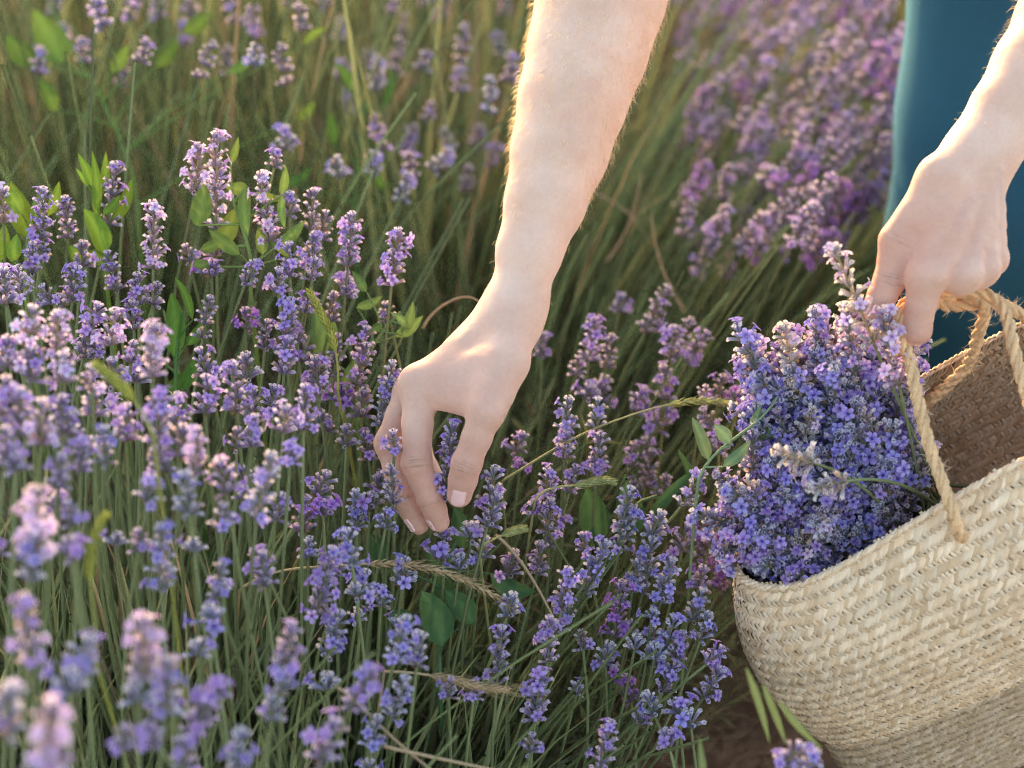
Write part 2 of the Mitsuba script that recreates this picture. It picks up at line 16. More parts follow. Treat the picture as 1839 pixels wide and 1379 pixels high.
BOUQ = [[0.21,-0.0379,0.4588,-0.023,-0.366,0.93],[0.2347,-0.0112,0.4533,-0.499,-0.438,0.747],[0.1991,-0.0913,0.3556,-0.811,-0.472,0.346],[0.1947,-0.0405,0.4194,-0.701,-0.009,0.713],[0.2432,0.027,0.4663,-0.287,0.256,0.923],[0.2374,-0.071,0.3628,-0.723,-0.183,0.666],[0.1724,-0.062,0.3511,-0.789,-0.585,0.19],[0.2099,-0.0422,0.4317,-0.42,0.059,0.906],[0.1681,-0.0176,0.4391,-0.984,-0.026,0.176],[0.2583,-0.0152,0.4394,0.059,-0.311,0.948],[0.1587,-0.0582,0.3893,-0.58,-0.213,0.786],[0.1996,-0.0841,0.3864,0.103,-0.613,0.783],[0.2559,-0.0377,0.4148,-0.744,0.009,0.668],[0.1906,-0.0818,0.3536,-0.852,-0.123,0.509],[0.2181,-0.0232,0.4591,-0.451,-0.019,0.892],[0.245,-0.0616,0.3964,-0.291,-0.165,0.942],[0.2338,-0.0565,0.4352,-0.511,-0.381,0.77],[0.1674,-0.0665,0.4064,-0.76,-0.475,0.443],[0.2269,-0.0486,0.4475,-0.069,-0.203,0.977],[0.2568,-0.0062,0.4585,-0.564,0.47,0.68],[0.1912,-0.0689,0.3934,-0.443,-0.011,0.897],[0.1931,-0.0618,0.4209,-0.402,-0.298,0.866],[0.1816,-0.045,0.4403,-0.412,0.049,0.91],[0.1748,-0.041,0.42,-0.635,0.042,0.771],[0.2217,0.0087,0.4674,-0.39,-0.261,0.883],[0.2646,-0.0219,0.4508,-0.012,-0.162,0.987],[0.271,-0.0281,0.4142,-0.414,-0.208,0.886],[0.2014,-0.0687,0.4026,-0.794,-0.233,0.561],[0.2562,-0.0229,0.4275,0.181,-0.291,0.939],[0.2248,-0.06,0.3825,-0.376,-0.05,0.925],[0.1697,-0.0066,0.4569,-0.131,-0.051,0.99],[0.2255,-0.0742,0.3617,-0.867,-0.446,0.223],[0.185,-0.0813,0.3793,-0.848,-0.345,0.402],[0.2094,-0.0702,0.3918,-0.268,-0.801,0.535],[0.2087,-0.0521,0.4057,-0.401,-0.363,0.841],[0.2444,-0.0438,0.4152,-0.186,-0.214,0.959],[0.2189,-0.0453,0.4227,-0.17,-0.562,0.809],[0.2142,-0.0761,0.4064,-0.474,-0.39,0.789],[0.2703,0.0142,0.4529,0.403,0.321,0.857],[0.2466,-0.0128,0.451,-0.269,-0.081,0.96],[0.1935,0.003,0.4568,-0.268,0.456,0.849],[0.1689,-0.0312,0.4288,-0.51,0.162,0.845],[0.1514,-0.0733,0.3677,-0.52,-0.797,0.306],[0.1842,-0.0527,0.4005,-0.96,-0.098,0.261],[0.2652,-0.0404,0.4342,-0.154,-0.338,0.929],[0.1922,-0.0277,0.4379,-0.73,0.357,0.583],[0.2363,-0.0709,0.3795,-0.375,-0.76,0.531],[0.2174,-0.0581,0.4079,-0.804,-0.249,0.54],[0.2182,-0.078,0.3811,-0.702,-0.181,0.689],[0.2075,-0.0698,0.3596,-0.589,-0.488,0.644],[0.1655,-0.0575,0.36,-0.693,-0.21,0.69],[0.1714,-0.0772,0.3762,-0.703,-0.612,0.363],[0.1761,-0.0466,0.4049,-0.66,-0.412,0.628],[0.2536,-0.0657,0.4007,-0.413,-0.519,0.748],[0.1751,-0.0259,0.4482,-0.315,-0.142,0.938],[0.2247,-0.0089,0.4623,-0.454,-0.619,0.64],[0.1766,0.001,0.4623,-0.638,-0.063,0.768],[0.2149,-0.0276,0.434,-0.508,-0.377,0.775],[0.2449,-0.0612,0.3821,-0.719,-0.029,0.695],[0.2516,-0.0467,0.4105,-0.522,-0.328,0.787],[0.2337,-0.0441,0.4037,-0.584,-0.246,0.774],[0.1975,-0.0274,0.4664,-0.634,-0.42,0.65],[0.2455,-0.0654,0.3653,-0.549,-0.596,0.587],[0.1676,-0.0649,0.3404,-0.781,-0.172,0.6],[0.208,0.0085,0.4585,-0.597,0.038,0.801],[0.1779,-0.0633,0.3847,-0.369,-0.371,0.852],[0.223,-0.057,0.4198,-0.81,-0.189,0.555],[0.2694,-0.0097,0.4283,-0.263,-0.271,0.926],[0.2628,0.0144,0.4703,0.281,0.424,0.861],[0.1789,-0.0842,0.3599,-0.867,-0.462,0.186],[0.1848,0.0028,0.4525,-0.622,0.396,0.675],[0.2412,-0.0491,0.4384,-0.481,-0.187,0.857],[0.2565,-0.0689,0.383,-0.62,-0.495,0.609],[0.1475,-0.0533,0.3727,-0.79,-0.408,0.458],[0.1574,-0.0674,0.3499,-0.698,-0.605,0.382],[0.2117,-0.0769,0.3514,-0.639,-0.515,0.572],[0.1548,-0.0611,0.4067,-0.829,-0.223,0.514],[0.2706,-0.0465,0.4022,-0.32,-0.345,0.882],[0.2083,-0.0441,0.4124,0.331,-0.531,0.78],[0.2629,-0.0454,0.413,-0.045,-0.327,0.944],[0.2027,-0.0296,0.45,-0.627,-0.214,0.749],[0.1953,-0.0468,0.4395,0.047,-0.355,0.934],[0.235,0.0101,0.4605,-0.221,0.025,0.975],[0.1648,-0.0406,0.4241,-0.079,0.062,0.995],[0.2559,0.0045,0.464,-0.54,-0.273,0.796],[0.2042,-0.0449,0.4243,-0.911,0.147,0.386],[0.249,0.0047,0.4536,-0.121,0.106,0.987],[0.1613,-0.0522,0.4145,-0.089,-0.042,0.995],[0.269,-0.0496,0.3863,0.024,-0.288,0.957],[0.1657,-0.0142,0.4506,-0.477,0.07,0.876],[0.216,-0.0768,0.3693,-0.505,-0.441,0.742],[0.183,-0.0538,0.4185,-0.523,-0.699,0.488],[0.2117,-0.017,0.4621,-0.396,-0.218,0.892],[0.194,-0.0608,0.4077,-0.716,-0.09,0.693],[0.1522,-0.0412,0.3832,-0.462,-0.478,0.747],[0.1602,-0.0627,0.3805,-0.723,0.219,0.655],[0.2238,-0.0699,0.4096,0.046,-0.491,0.87],[0.2197,-0.0413,0.4344,-0.392,-0.346,0.853],[0.1906,-0.0624,0.3767,-0.832,-0.137,0.537],[0.196,-0.0758,0.3603,-0.898,-0.159,0.41],[0.2469,-0.0172,0.4386,-0.146,-0.135,0.98],[0.1649,-0.074,0.3956,-0.745,-0.112,0.658],[0.2739,0.0109,0.4429,0.058,0.332,0.941],[0.2234,-0.0371,0.4501,-0.557,-0.507,0.658],[0.2389,-0.062,0.4113,0.137,-0.542,0.829],[0.2573,-0.0061,0.4463,-0.412,-0.452,0.791],[0.1868,-0.0332,0.4198,-0.707,-0.096,0.701],[0.2308,0.0171,0.4757,-0.194,0.627,0.754],[0.2565,0.0228,0.4715,0.058,-0.181,0.982],[0.1855,-0.0346,0.4582,-0.815,-0.084,0.573],[0.2398,-0.0058,0.474,-0.714,-0.072,0.696],[0.1784,-0.0786,0.3436,-0.846,0.227,0.482],[0.2508,-0.0599,0.4076,-0.145,-0.525,0.839],[0.1836,-0.0316,0.446,-0.69,0.03,0.723],[0.2108,0.0052,0.4709,-0.312,-0.15,0.938],[0.1756,-0.0185,0.4314,-0.66,-0.605,0.445],[0.2363,-0.054,0.3884,-0.621,-0.098,0.778],[0.174,-0.0685,0.3986,-0.708,-0.435,0.557],[0.2347,-0.0324,0.4521,-0.461,-0.085,0.884],[0.1782,-0.0834,0.3718,-0.936,-0.155,0.316],[0.205,-0.0305,0.4376,-0.379,-0.013,0.925],[0.2278,-0.0731,0.3711,-0.501,-0.489,0.714],[0.2533,-0.0445,0.4302,-0.162,-0.613,0.774],[0.1659,-0.0029,0.4649,-0.246,-0.383,0.89],[0.2755,-0.0372,0.4066,0.142,-0.489,0.86],[0.1546,-0.068,0.3744,-0.664,-0.703,0.256],[0.2269,-0.0481,0.4275,-0.534,-0.386,0.752],[0.208,-0.0828,0.389,-0.387,-0.695,0.606],[0.1789,-0.0164,0.4527,-0.576,0.062,0.815],[0.2477,-0.0761,0.382,-0.296,0.014,0.955],[0.231,-0.0586,0.4251,-0.725,-0.508,0.465],[0.1968,-0.069,0.3681,-0.845,-0.317,0.431],[0.2004,-0.066,0.3852,-0.845,-0.154,0.512],[0.1965,-0.0031,0.4696,-0.395,0.146,0.907],[0.2408,-0.0268,0.4345,-0.037,0.117,0.992],[0.1684,-0.0764,0.3869,-0.228,-0.918,0.326],[0.2078,-0.0095,0.4488,-0.606,-0.05,0.794],[0.2134,-0.0161,0.4717,-0.421,-0.044,0.906],[0.2254,-0.0306,0.4565,-0.416,-0.26,0.871],[0.2205,-0.0763,0.3533,-0.331,-0.797,0.506],[0.1791,-0.0696,0.378,-0.82,-0.26,0.511],[0.1982,-0.0143,0.4484,-0.051,0.004,0.999],[0.2708,0.0111,0.465,-0.202,0.232,0.952],[0.1819,-0.0754,0.4044,-0.231,-0.652,0.723],[0.1761,-0.0396,0.4297,-0.649,-0.333,0.685],[0.254,-0.0537,0.3826,-0.521,-0.401,0.753],[0.217,-0.0456,0.5434,-0.412,0.22,0.884],[0.1628,-0.022,0.4741,-0.432,0.164,0.887],[0.2406,-0.0619,0.515,-0.291,-0.058,0.955],[0.1851,-0.0293,0.4814,-0.252,-0.008,0.968],[0.1797,-0.1066,0.4575,-0.848,-0.29,0.444],[0.1983,-0.1193,0.4453,-0.905,-0.419,0.072],[0.2048,-0.0184,0.4905,-0.241,0.056,0.969],[0.2225,-0.0283,0.4993,-0.172,0.032,0.985],[0.1826,-0.0179,0.4712,-0.299,0.01,0.954]]
ROOT = [0.2951,-0.0395,0.33]
WEEDS = {"leafy_left":{"leaves":[[-0.2995,0.1217,0.5184,-0.3001,0.1364,0.564,0.0073],[-0.3032,0.1364,0.5359,-0.3137,0.1501,0.5556,0.0069],[-0.2963,0.1409,0.5295,-0.2946,0.1553,0.5552,0.0065],[-0.2905,0.101,0.4996,-0.3046,0.1126,0.5292,0.017],[-0.2964,0.137,0.4866,-0.3066,0.1434,0.5061,0.0137],[-0.2923,0.137,0.5069,-0.2778,0.1535,0.534,0.0105],[-0.3042,0.129,0.5392,-0.3121,0.1319,0.5522,0.004],[-0.3074,0.1019,0.4926,-0.3176,0.1043,0.5047,0.0113],[-0.2899,0.1214,0.4829,-0.3113,0.1205,0.4901,0.0105],[-0.2937,0.12,0.5214,-0.2811,0.1243,0.5347,0.0073]],"stem":[[-0.2944,0.1087,0.4757],[-0.2985,0.1288,0.5107],[-0.3033,0.1449,0.5387]]},"leafy_edge":{"leaves":[[-0.3493,0.1168,0.5031,-0.3588,0.1263,0.5447,0.0176],[-0.3336,0.1209,0.5197,-0.3255,0.1329,0.5418,0.008],[-0.3649,0.0939,0.4965,-0.361,0.1052,0.5218,0.0096],[-0.3468,0.1028,0.5294,-0.3649,0.1149,0.5476,0.0112],[-0.3444,0.1198,0.5149,-0.34,0.1322,0.5334,0.008],[-0.3546,0.0859,0.5004,-0.3503,0.0944,0.5182,0.0104]],"stem":[[-0.3491,0.0913,0.4756],[-0.3471,0.1092,0.5067],[-0.3423,0.1231,0.5309]]},"leafy_mid":{"leaves":[[-0.204,0.1496,0.5476,-0.1982,0.1592,0.5653,0.0056],[-0.2237,0.0984,0.5228,-0.2176,0.1099,0.5498,0.0152],[-0.1898,0.1366,0.5314,-0.2075,0.1383,0.5346,0.0104],[-0.1916,0.1346,0.5367,-0.188,0.1036,0.5116,0.0096],[-0.1868,0.1346,0.5314,-0.1628,0.1315,0.5298,0.0088],[-0.1667,0.1339,0.5296,-0.1634,0.1412,0.5508,0.0064],[-0.1645,0.121,0.5362,-0.1621,0.1086,0.5149,0.006],[-0.1927,0.0915,0.503,-0.214,0.0913,0.5231,0.0104],[-0.1795,0.1092,0.4943,-0.1826,0.1191,0.513,0.0088],[-0.1655,0.1021,0.5066,-0.1475,0.1056,0.5233,0.0088],[-0.2153,0.1241,0.4928,-0.2003,0.1363,0.5197,0.0152],[-0.2248,0.1134,0.4958,-0.203,0.1124,0.5074,0.0096],[-0.2306,0.0953,0.4914,-0.2117,0.0917,0.4976,0.0096],[-0.1611,0.1153,0.4904,-0.1769,0.1196,0.5017,0.0064]],"stem":[[-0.1877,0.0931,0.4746],[-0.1885,0.106,0.4972],[-0.1957,0.118,0.518],[-0.2017,0.128,0.5353]]},"leafy_low":{"leaves":[[-0.2426,0.0679,0.4337,-0.2444,0.0915,0.4727,0.0168],[-0.2276,0.0731,0.4604,-0.2378,0.0755,0.4933,0.0064],[-0.2317,0.0631,0.4455,-0.2169,0.0721,0.4631,0.0088],[-0.2518,0.0677,0.4293,-0.263,0.0745,0.4415,0.0096],[-0.2504,0.07,0.4048,-0.2304,0.069,0.4239,0.0104],[-0.237,0.0639,0.4084,-0.2291,0.0764,0.429,0.0096]],"stem":[[-0.2401,0.0435,0.3925],[-0.2409,0.0634,0.4271],[-0.2369,0.0833,0.4617]]},"leafy_gap":{"leaves":[[-0.1051,0.0981,0.4698,-0.1153,0.104,0.4843,0.0073],[-0.1144,0.1161,0.4482,-0.0957,0.1217,0.4545,0.0073],[-0.0796,0.0867,0.4408,-0.0711,0.0916,0.4659,0.0081],[-0.0862,0.0996,0.4329,-0.065,0.1064,0.4468,0.0089],[-0.1354,0.0868,0.4209,-0.1425,0.0986,0.4619,0.0178],[-0.1409,0.0835,0.4181,-0.1315,0.0901,0.4573,0.0105],[-0.0935,0.1035,0.4419,-0.1054,0.0963,0.4366,0.0065],[-0.1233,0.0748,0.4068,-0.1131,0.0834,0.4251,0.0081],[-0.0741,0.0839,0.4478,-0.0878,0.0862,0.4602,0.0057]],"stem":[[-0.1132,0.0606,0.3822],[-0.1051,0.0849,0.4243],[-0.0889,0.097,0.4454],[-0.0808,0.101,0.4524]]},"broad_right":{"leaves":[[0.0629,0.0081,0.3106,0.0528,0.0183,0.3537,0.0224],[0.0767,-0.0035,0.3426,0.0795,0.0064,0.3736,0.012],[0.0984,0.0013,0.3403,0.1286,0.0112,0.3724,0.0136],[0.1322,0.0376,0.3431,0.1201,0.0472,0.3681,0.006],[0.084,0.0028,0.3239,0.0917,0.0116,0.3467,0.012]],"stem":[[0.0721,-0.0242,0.2748],[0.0761,-0.0003,0.3164],[0.084,0.0117,0.3371],[0.104,0.0176,0.3475]]},"sage_right":{"leaves":[[0.1316,-0.0446,0.4168,0.1226,-0.0376,0.4392,0.0081],[0.1439,-0.0593,0.4391,0.1349,-0.0559,0.4486,0.0074],[0.1527,-0.0396,0.4357,0.1753,-0.046,0.4417,0.0066],[0.1373,-0.0781,0.4328,0.1514,-0.0737,0.4463,0.0063],[0.1574,-0.0448,0.4414,0.163,-0.0424,0.455,0.0044]],"stem":[[0.1234,-0.0673,0.4164],[0.1307,-0.0611,0.4272],[0.1546,-0.0512,0.4444],[0.1752,-0.0402,0.4636]]},"broad_dark":{"leaves":[[-0.0487,-0.0446,0.2973,-0.0586,-0.0368,0.3393,0.0225],[-0.0341,-0.0268,0.3324,-0.0404,-0.0219,0.3651,0.014],[-0.0479,-0.0754,0.2845,-0.0616,-0.066,0.324,0.0233],[-0.088,-0.0415,0.33,-0.0987,-0.0324,0.3489,0.014],[-0.0154,-0.0355,0.3171,0.0164,-0.0507,0.3128,0.0155],[-0.0695,-0.0629,0.2894,-0.0847,-0.0608,0.3022,0.0155],[-0.0267,-0.0681,0.2981,-0.0457,-0.0629,0.3227,0.0171]],"stem":[[-0.0502,-0.0835,0.2519],[-0.0502,-0.0603,0.2922],[-0.0463,-0.0429,0.3224],[-0.0386,-0.0313,0.3426]]},"back_left":{"leaves":[[-0.4091,0.518,0.487,-0.4355,0.5476,0.5293,0.0301],[-0.43,0.5001,0.491,-0.4536,0.5102,0.5188,0.0226],[-0.2575,0.5142,0.4804,-0.2337,0.5182,0.4959,0.013],[-0.1875,0.511,0.507,-0.1613,0.5126,0.5231,0.012],[-0.191,0.4654,0.4543,-0.175,0.4685,0.4715,0.01],[-0.4078,0.4716,0.4597,-0.4209,0.4796,0.4882,0.015],[-0.2931,0.505,0.5206,-0.2674,0.51,0.5395,0.015],[-0.3218,0.5098,0.4874,-0.3019,0.5235,0.5088,0.013],[-0.3578,0.4881,0.4902,-0.3425,0.4986,0.5125,0.013]],"stem":[[-0.3356,0.4283,0.3595],[-0.3506,0.4683,0.429],[-0.3857,0.5033,0.4898],[-0.4158,0.5308,0.5376]]},"back_leaf":{"leaves":[[-0.117,0.5139,0.4483,-0.1121,0.5335,0.4785,0.0092],[-0.215,0.4867,0.3826,-0.1836,0.488,0.3987,0.0112],[-0.1621,0.4878,0.4208,-0.1662,0.4933,0.4511,0.0112],[-0.144,0.5355,0.4506,-0.1636,0.5409,0.4811,0.0102],[-0.1108,0.4589,0.3895,-0.1399,0.4563,0.4125,0.0102]],"stem":[[-0.1425,0.4453,0.3289],[-0.1425,0.486,0.3996],[-0.1323,0.519,0.4571]]}}
EARS = {"dry_long":{"pts":[[-0.1812,-0.0975,0.3479],[-0.1553,-0.0914,0.3585],[-0.1293,-0.0898,0.3614],[-0.1034,-0.089,0.3627],[-0.0664,-0.0892,0.3623],[-0.0331,-0.0938,0.3543],[-0.0128,-0.099,0.3453],[-0.0017,-0.1034,0.3376]],"f":0.46,"c":"dry"},"dry_low":{"pts":[[-0.0816,-0.164,0.3325],[-0.062,-0.1646,0.3316],[-0.0425,-0.1662,0.3288],[-0.0212,-0.1686,0.3245],[-0.0027,-0.1697,0.3227]],"f":0.35,"c":"dry"},"gold_mid":{"pts":[[-0.1215,0.0208,0.4333],[-0.1223,0.0324,0.4535],[-0.1277,0.0421,0.4703],[-0.1355,0.0498,0.4837],[-0.1413,0.0552,0.4931]],"f":0.35,"c":"gold"},"pale_right":{"pts":[[-0.0077,0.0142,0.3616],[0.0161,0.0215,0.3743],[0.0517,0.0314,0.3915],[0.0795,0.0369,0.4011],[0.1112,0.0415,0.409],[0.1349,0.0429,0.4114],[0.1607,0.0413,0.4087]],"f":0.72,"c":"pale"},"green_right":{"pts":[[0.0156,-0.0262,0.3716],[0.031,-0.0214,0.38],[0.0444,-0.0206,0.3813],[0.0579,-0.0193,0.3836],[0.0702,-0.0196,0.383]],"f":0.5,"c":"pale"},"gold_front":{"pts":[[-0.1953,-0.2422,0.5577],[-0.2014,-0.2361,0.5682],[-0.2074,-0.2319,0.5755],[-0.2165,-0.2274,0.5834],[-0.2265,-0.2233,0.5905]],"f":0.4,"c":"gold"},"green_front":{"pts":[[-0.225,-0.3106,0.4588],[-0.2262,-0.2956,0.4848],[-0.2271,-0.2836,0.5056],[-0.2244,-0.2777,0.516],[-0.219,-0.2724,0.5252]],"f":0.5,"c":"gold"},"pale_hand":{"pts":[[-0.0225,-0.0589,0.3548],[-0.0074,-0.0546,0.3623],[0.0078,-0.0523,0.3663]],"f":0.5,"c":"pale"}}
DRY = [[[-0.1071,-0.2235,0.3696],[-0.0937,-0.2285,0.3609],[-0.0769,-0.2368,0.3463],[-0.0501,-0.2484,0.3263],[-0.0333,-0.2552,0.3144]],[[-0.0769,-0.2418,0.3376],[-0.0467,-0.2452,0.3318],[-0.0065,-0.2494,0.3246]],[[-0.0113,-0.0377,0.3516],[0.006,-0.0469,0.3356],[0.0252,-0.063,0.3076],[0.0348,-0.0722,0.2916]],[[0.0021,-0.0051,0.4484],[-0.0188,0.0062,0.4681],[-0.0453,0.0081,0.4713]],[[-0.0674,0.1479,0.4135],[-0.0505,0.1573,0.4299],[-0.0294,0.1594,0.4336],[-0.0209,0.1542,0.4244]],[[-0.1271,0.6355,0.3588],[-0.1215,0.6521,0.3876],[-0.0883,0.6714,0.4212]],[[-0.044,0.6411,0.3684],[-0.0385,0.6659,0.4116],[-0.0496,0.6714,0.4212]],[[0.1538,0.3756,0.308],[0.129,0.4028,0.3552],[0.1241,0.42,0.3853]],[[0.0869,0.4428,0.3245],[0.1073,0.4606,0.3554],[0.1175,0.4834,0.3952]],[[0.1209,0.506,0.3341],[0.0632,0.5243,0.3659],[0.0212,0.5322,0.3796]]]
BLADES = [[[0.1348,-0.2581,0.4097],[0.1418,-0.2677,0.393],[0.1483,-0.2797,0.3722]],[[0.1444,-0.2629,0.4013],[0.1524,-0.2725,0.3847],[0.1579,-0.2801,0.3713]],[[0.1526,-0.2755,0.3994],[0.1622,-0.2819,0.3884],[0.1774,-0.289,0.376]],[[0.1103,-0.31,0.3595],[0.1078,-0.302,0.3734],[0.1059,-0.2931,0.3889]]]
J1 = {"w":[0.00436,0.02605,0.50253],"w2":[-0.00132,0.01459,0.49062],"cmc":[-0.0039,-0.01748,0.47699],"tm":[-0.01637,-0.04496,0.45529],"ti":[-0.03007,-0.05881,0.42318],"tt":[-0.03519,-0.05906,0.39869],"im":[-0.06326,-0.00669,0.45363],"ip":[-0.06412,-0.04443,0.41409],"idp":[-0.05532,-0.05283,0.39148],"it":[-0.04929,-0.0532,0.37277],"mm":[-0.06915,0.01392,0.43732],"mp":[-0.0843,-0.01303,0.41052],"md":[-0.07326,-0.03655,0.38168],"mt":[-0.06375,-0.04584,0.36551],"rm":[-0.06727,0.03469,0.42529],"rp":[-0.07958,0.01173,0.3934],"rd":[-0.06657,-0.01226,0.37175],"rt":[-0.05695,-0.02545,0.36286],"pm":[-0.06022,0.05225,0.41972],"pp":[-0.06946,0.03612,0.38766],"pd":[-0.05987,0.01576,0.37233],"pt":[-0.05252,0.00441,0.36464],"f0":[0.01195,0.04391,0.52957],"f1":[0.02264,0.06403,0.55652],"f2":[0.03269,0.08686,0.58418],"f3":[0.04167,0.10985,0.61212],"f4":[0.05232,0.13377,0.63965],"f5":[0.06152,0.15805,0.66783],"f6":[0.06648,0.17552,0.68617]}
J2 = {"w":[0.30856,0.02617,0.61304],"w2":[0.3001,0.0163,0.60591],"cmc":[0.27482,-0.00329,0.60394],"tm":[0.24517,-0.02502,0.57018],"ti":[0.24201,-0.03566,0.54767],"tt":[0.23202,-0.04598,0.52973],"im":[0.26181,-0.04748,0.55521],"ip":[0.25871,-0.05343,0.52079],"idp":[0.26609,-0.02767,0.50941],"it":[0.27319,-0.00694,0.51336],"mm":[0.2852,-0.04533,0.55492],"mp":[0.29279,-0.01136,0.53377],"md":[0.29653,0.00128,0.52365],"mt":[0.30181,0.00768,0.53076],"rm":[0.29977,-0.03515,0.55457],"rp":[0.30373,-0.01063,0.53503],"rd":[0.30858,0.00855,0.52826],"rt":[0.3134,0.01132,0.53307],"pm":[0.31029,-0.01847,0.55349],"pp":[0.31462,0.00143,0.53594],"pd":[0.3186,0.01707,0.53105],"pt":[0.31922,0.01954,0.53935],"f0":[0.3251,0.04153,0.62971],"f1":[0.34661,0.06273,0.65053],"f2":[0.37212,0.09072,0.67512],"f3":[0.39899,0.12287,0.70094],"f4":[0.42448,0.15355,0.72419]}
FIELD = [[[0.13,0.62],[0.55,0.0,0],0.4,"leaning lavender bush in bloom behind the forearm, right of it",1500,200],[[0.42,0.78],[0.45,0.05,0],0.42,"dense purple lavender bush left of the teal trouser leg",1600,200],[[0.8,0.8],[0.25,0.05,0],0.5,"lavender bush behind the teal trouser leg",1500,120],[[-0.06,0.8],[0.06,0,0],0.52,"upright lavender bush with faded spikes behind the forearm, left of it",1100,230],[[-0.4,0.72],[0.03,0,0],0.66,"tall green lavender bush behind the pink-lit flowers, with few spikes",1000,230],[[-0.78,0.75],[0,0,0],0.66,"tall green lavender bush at the upper left edge of the picture",1000,200]]
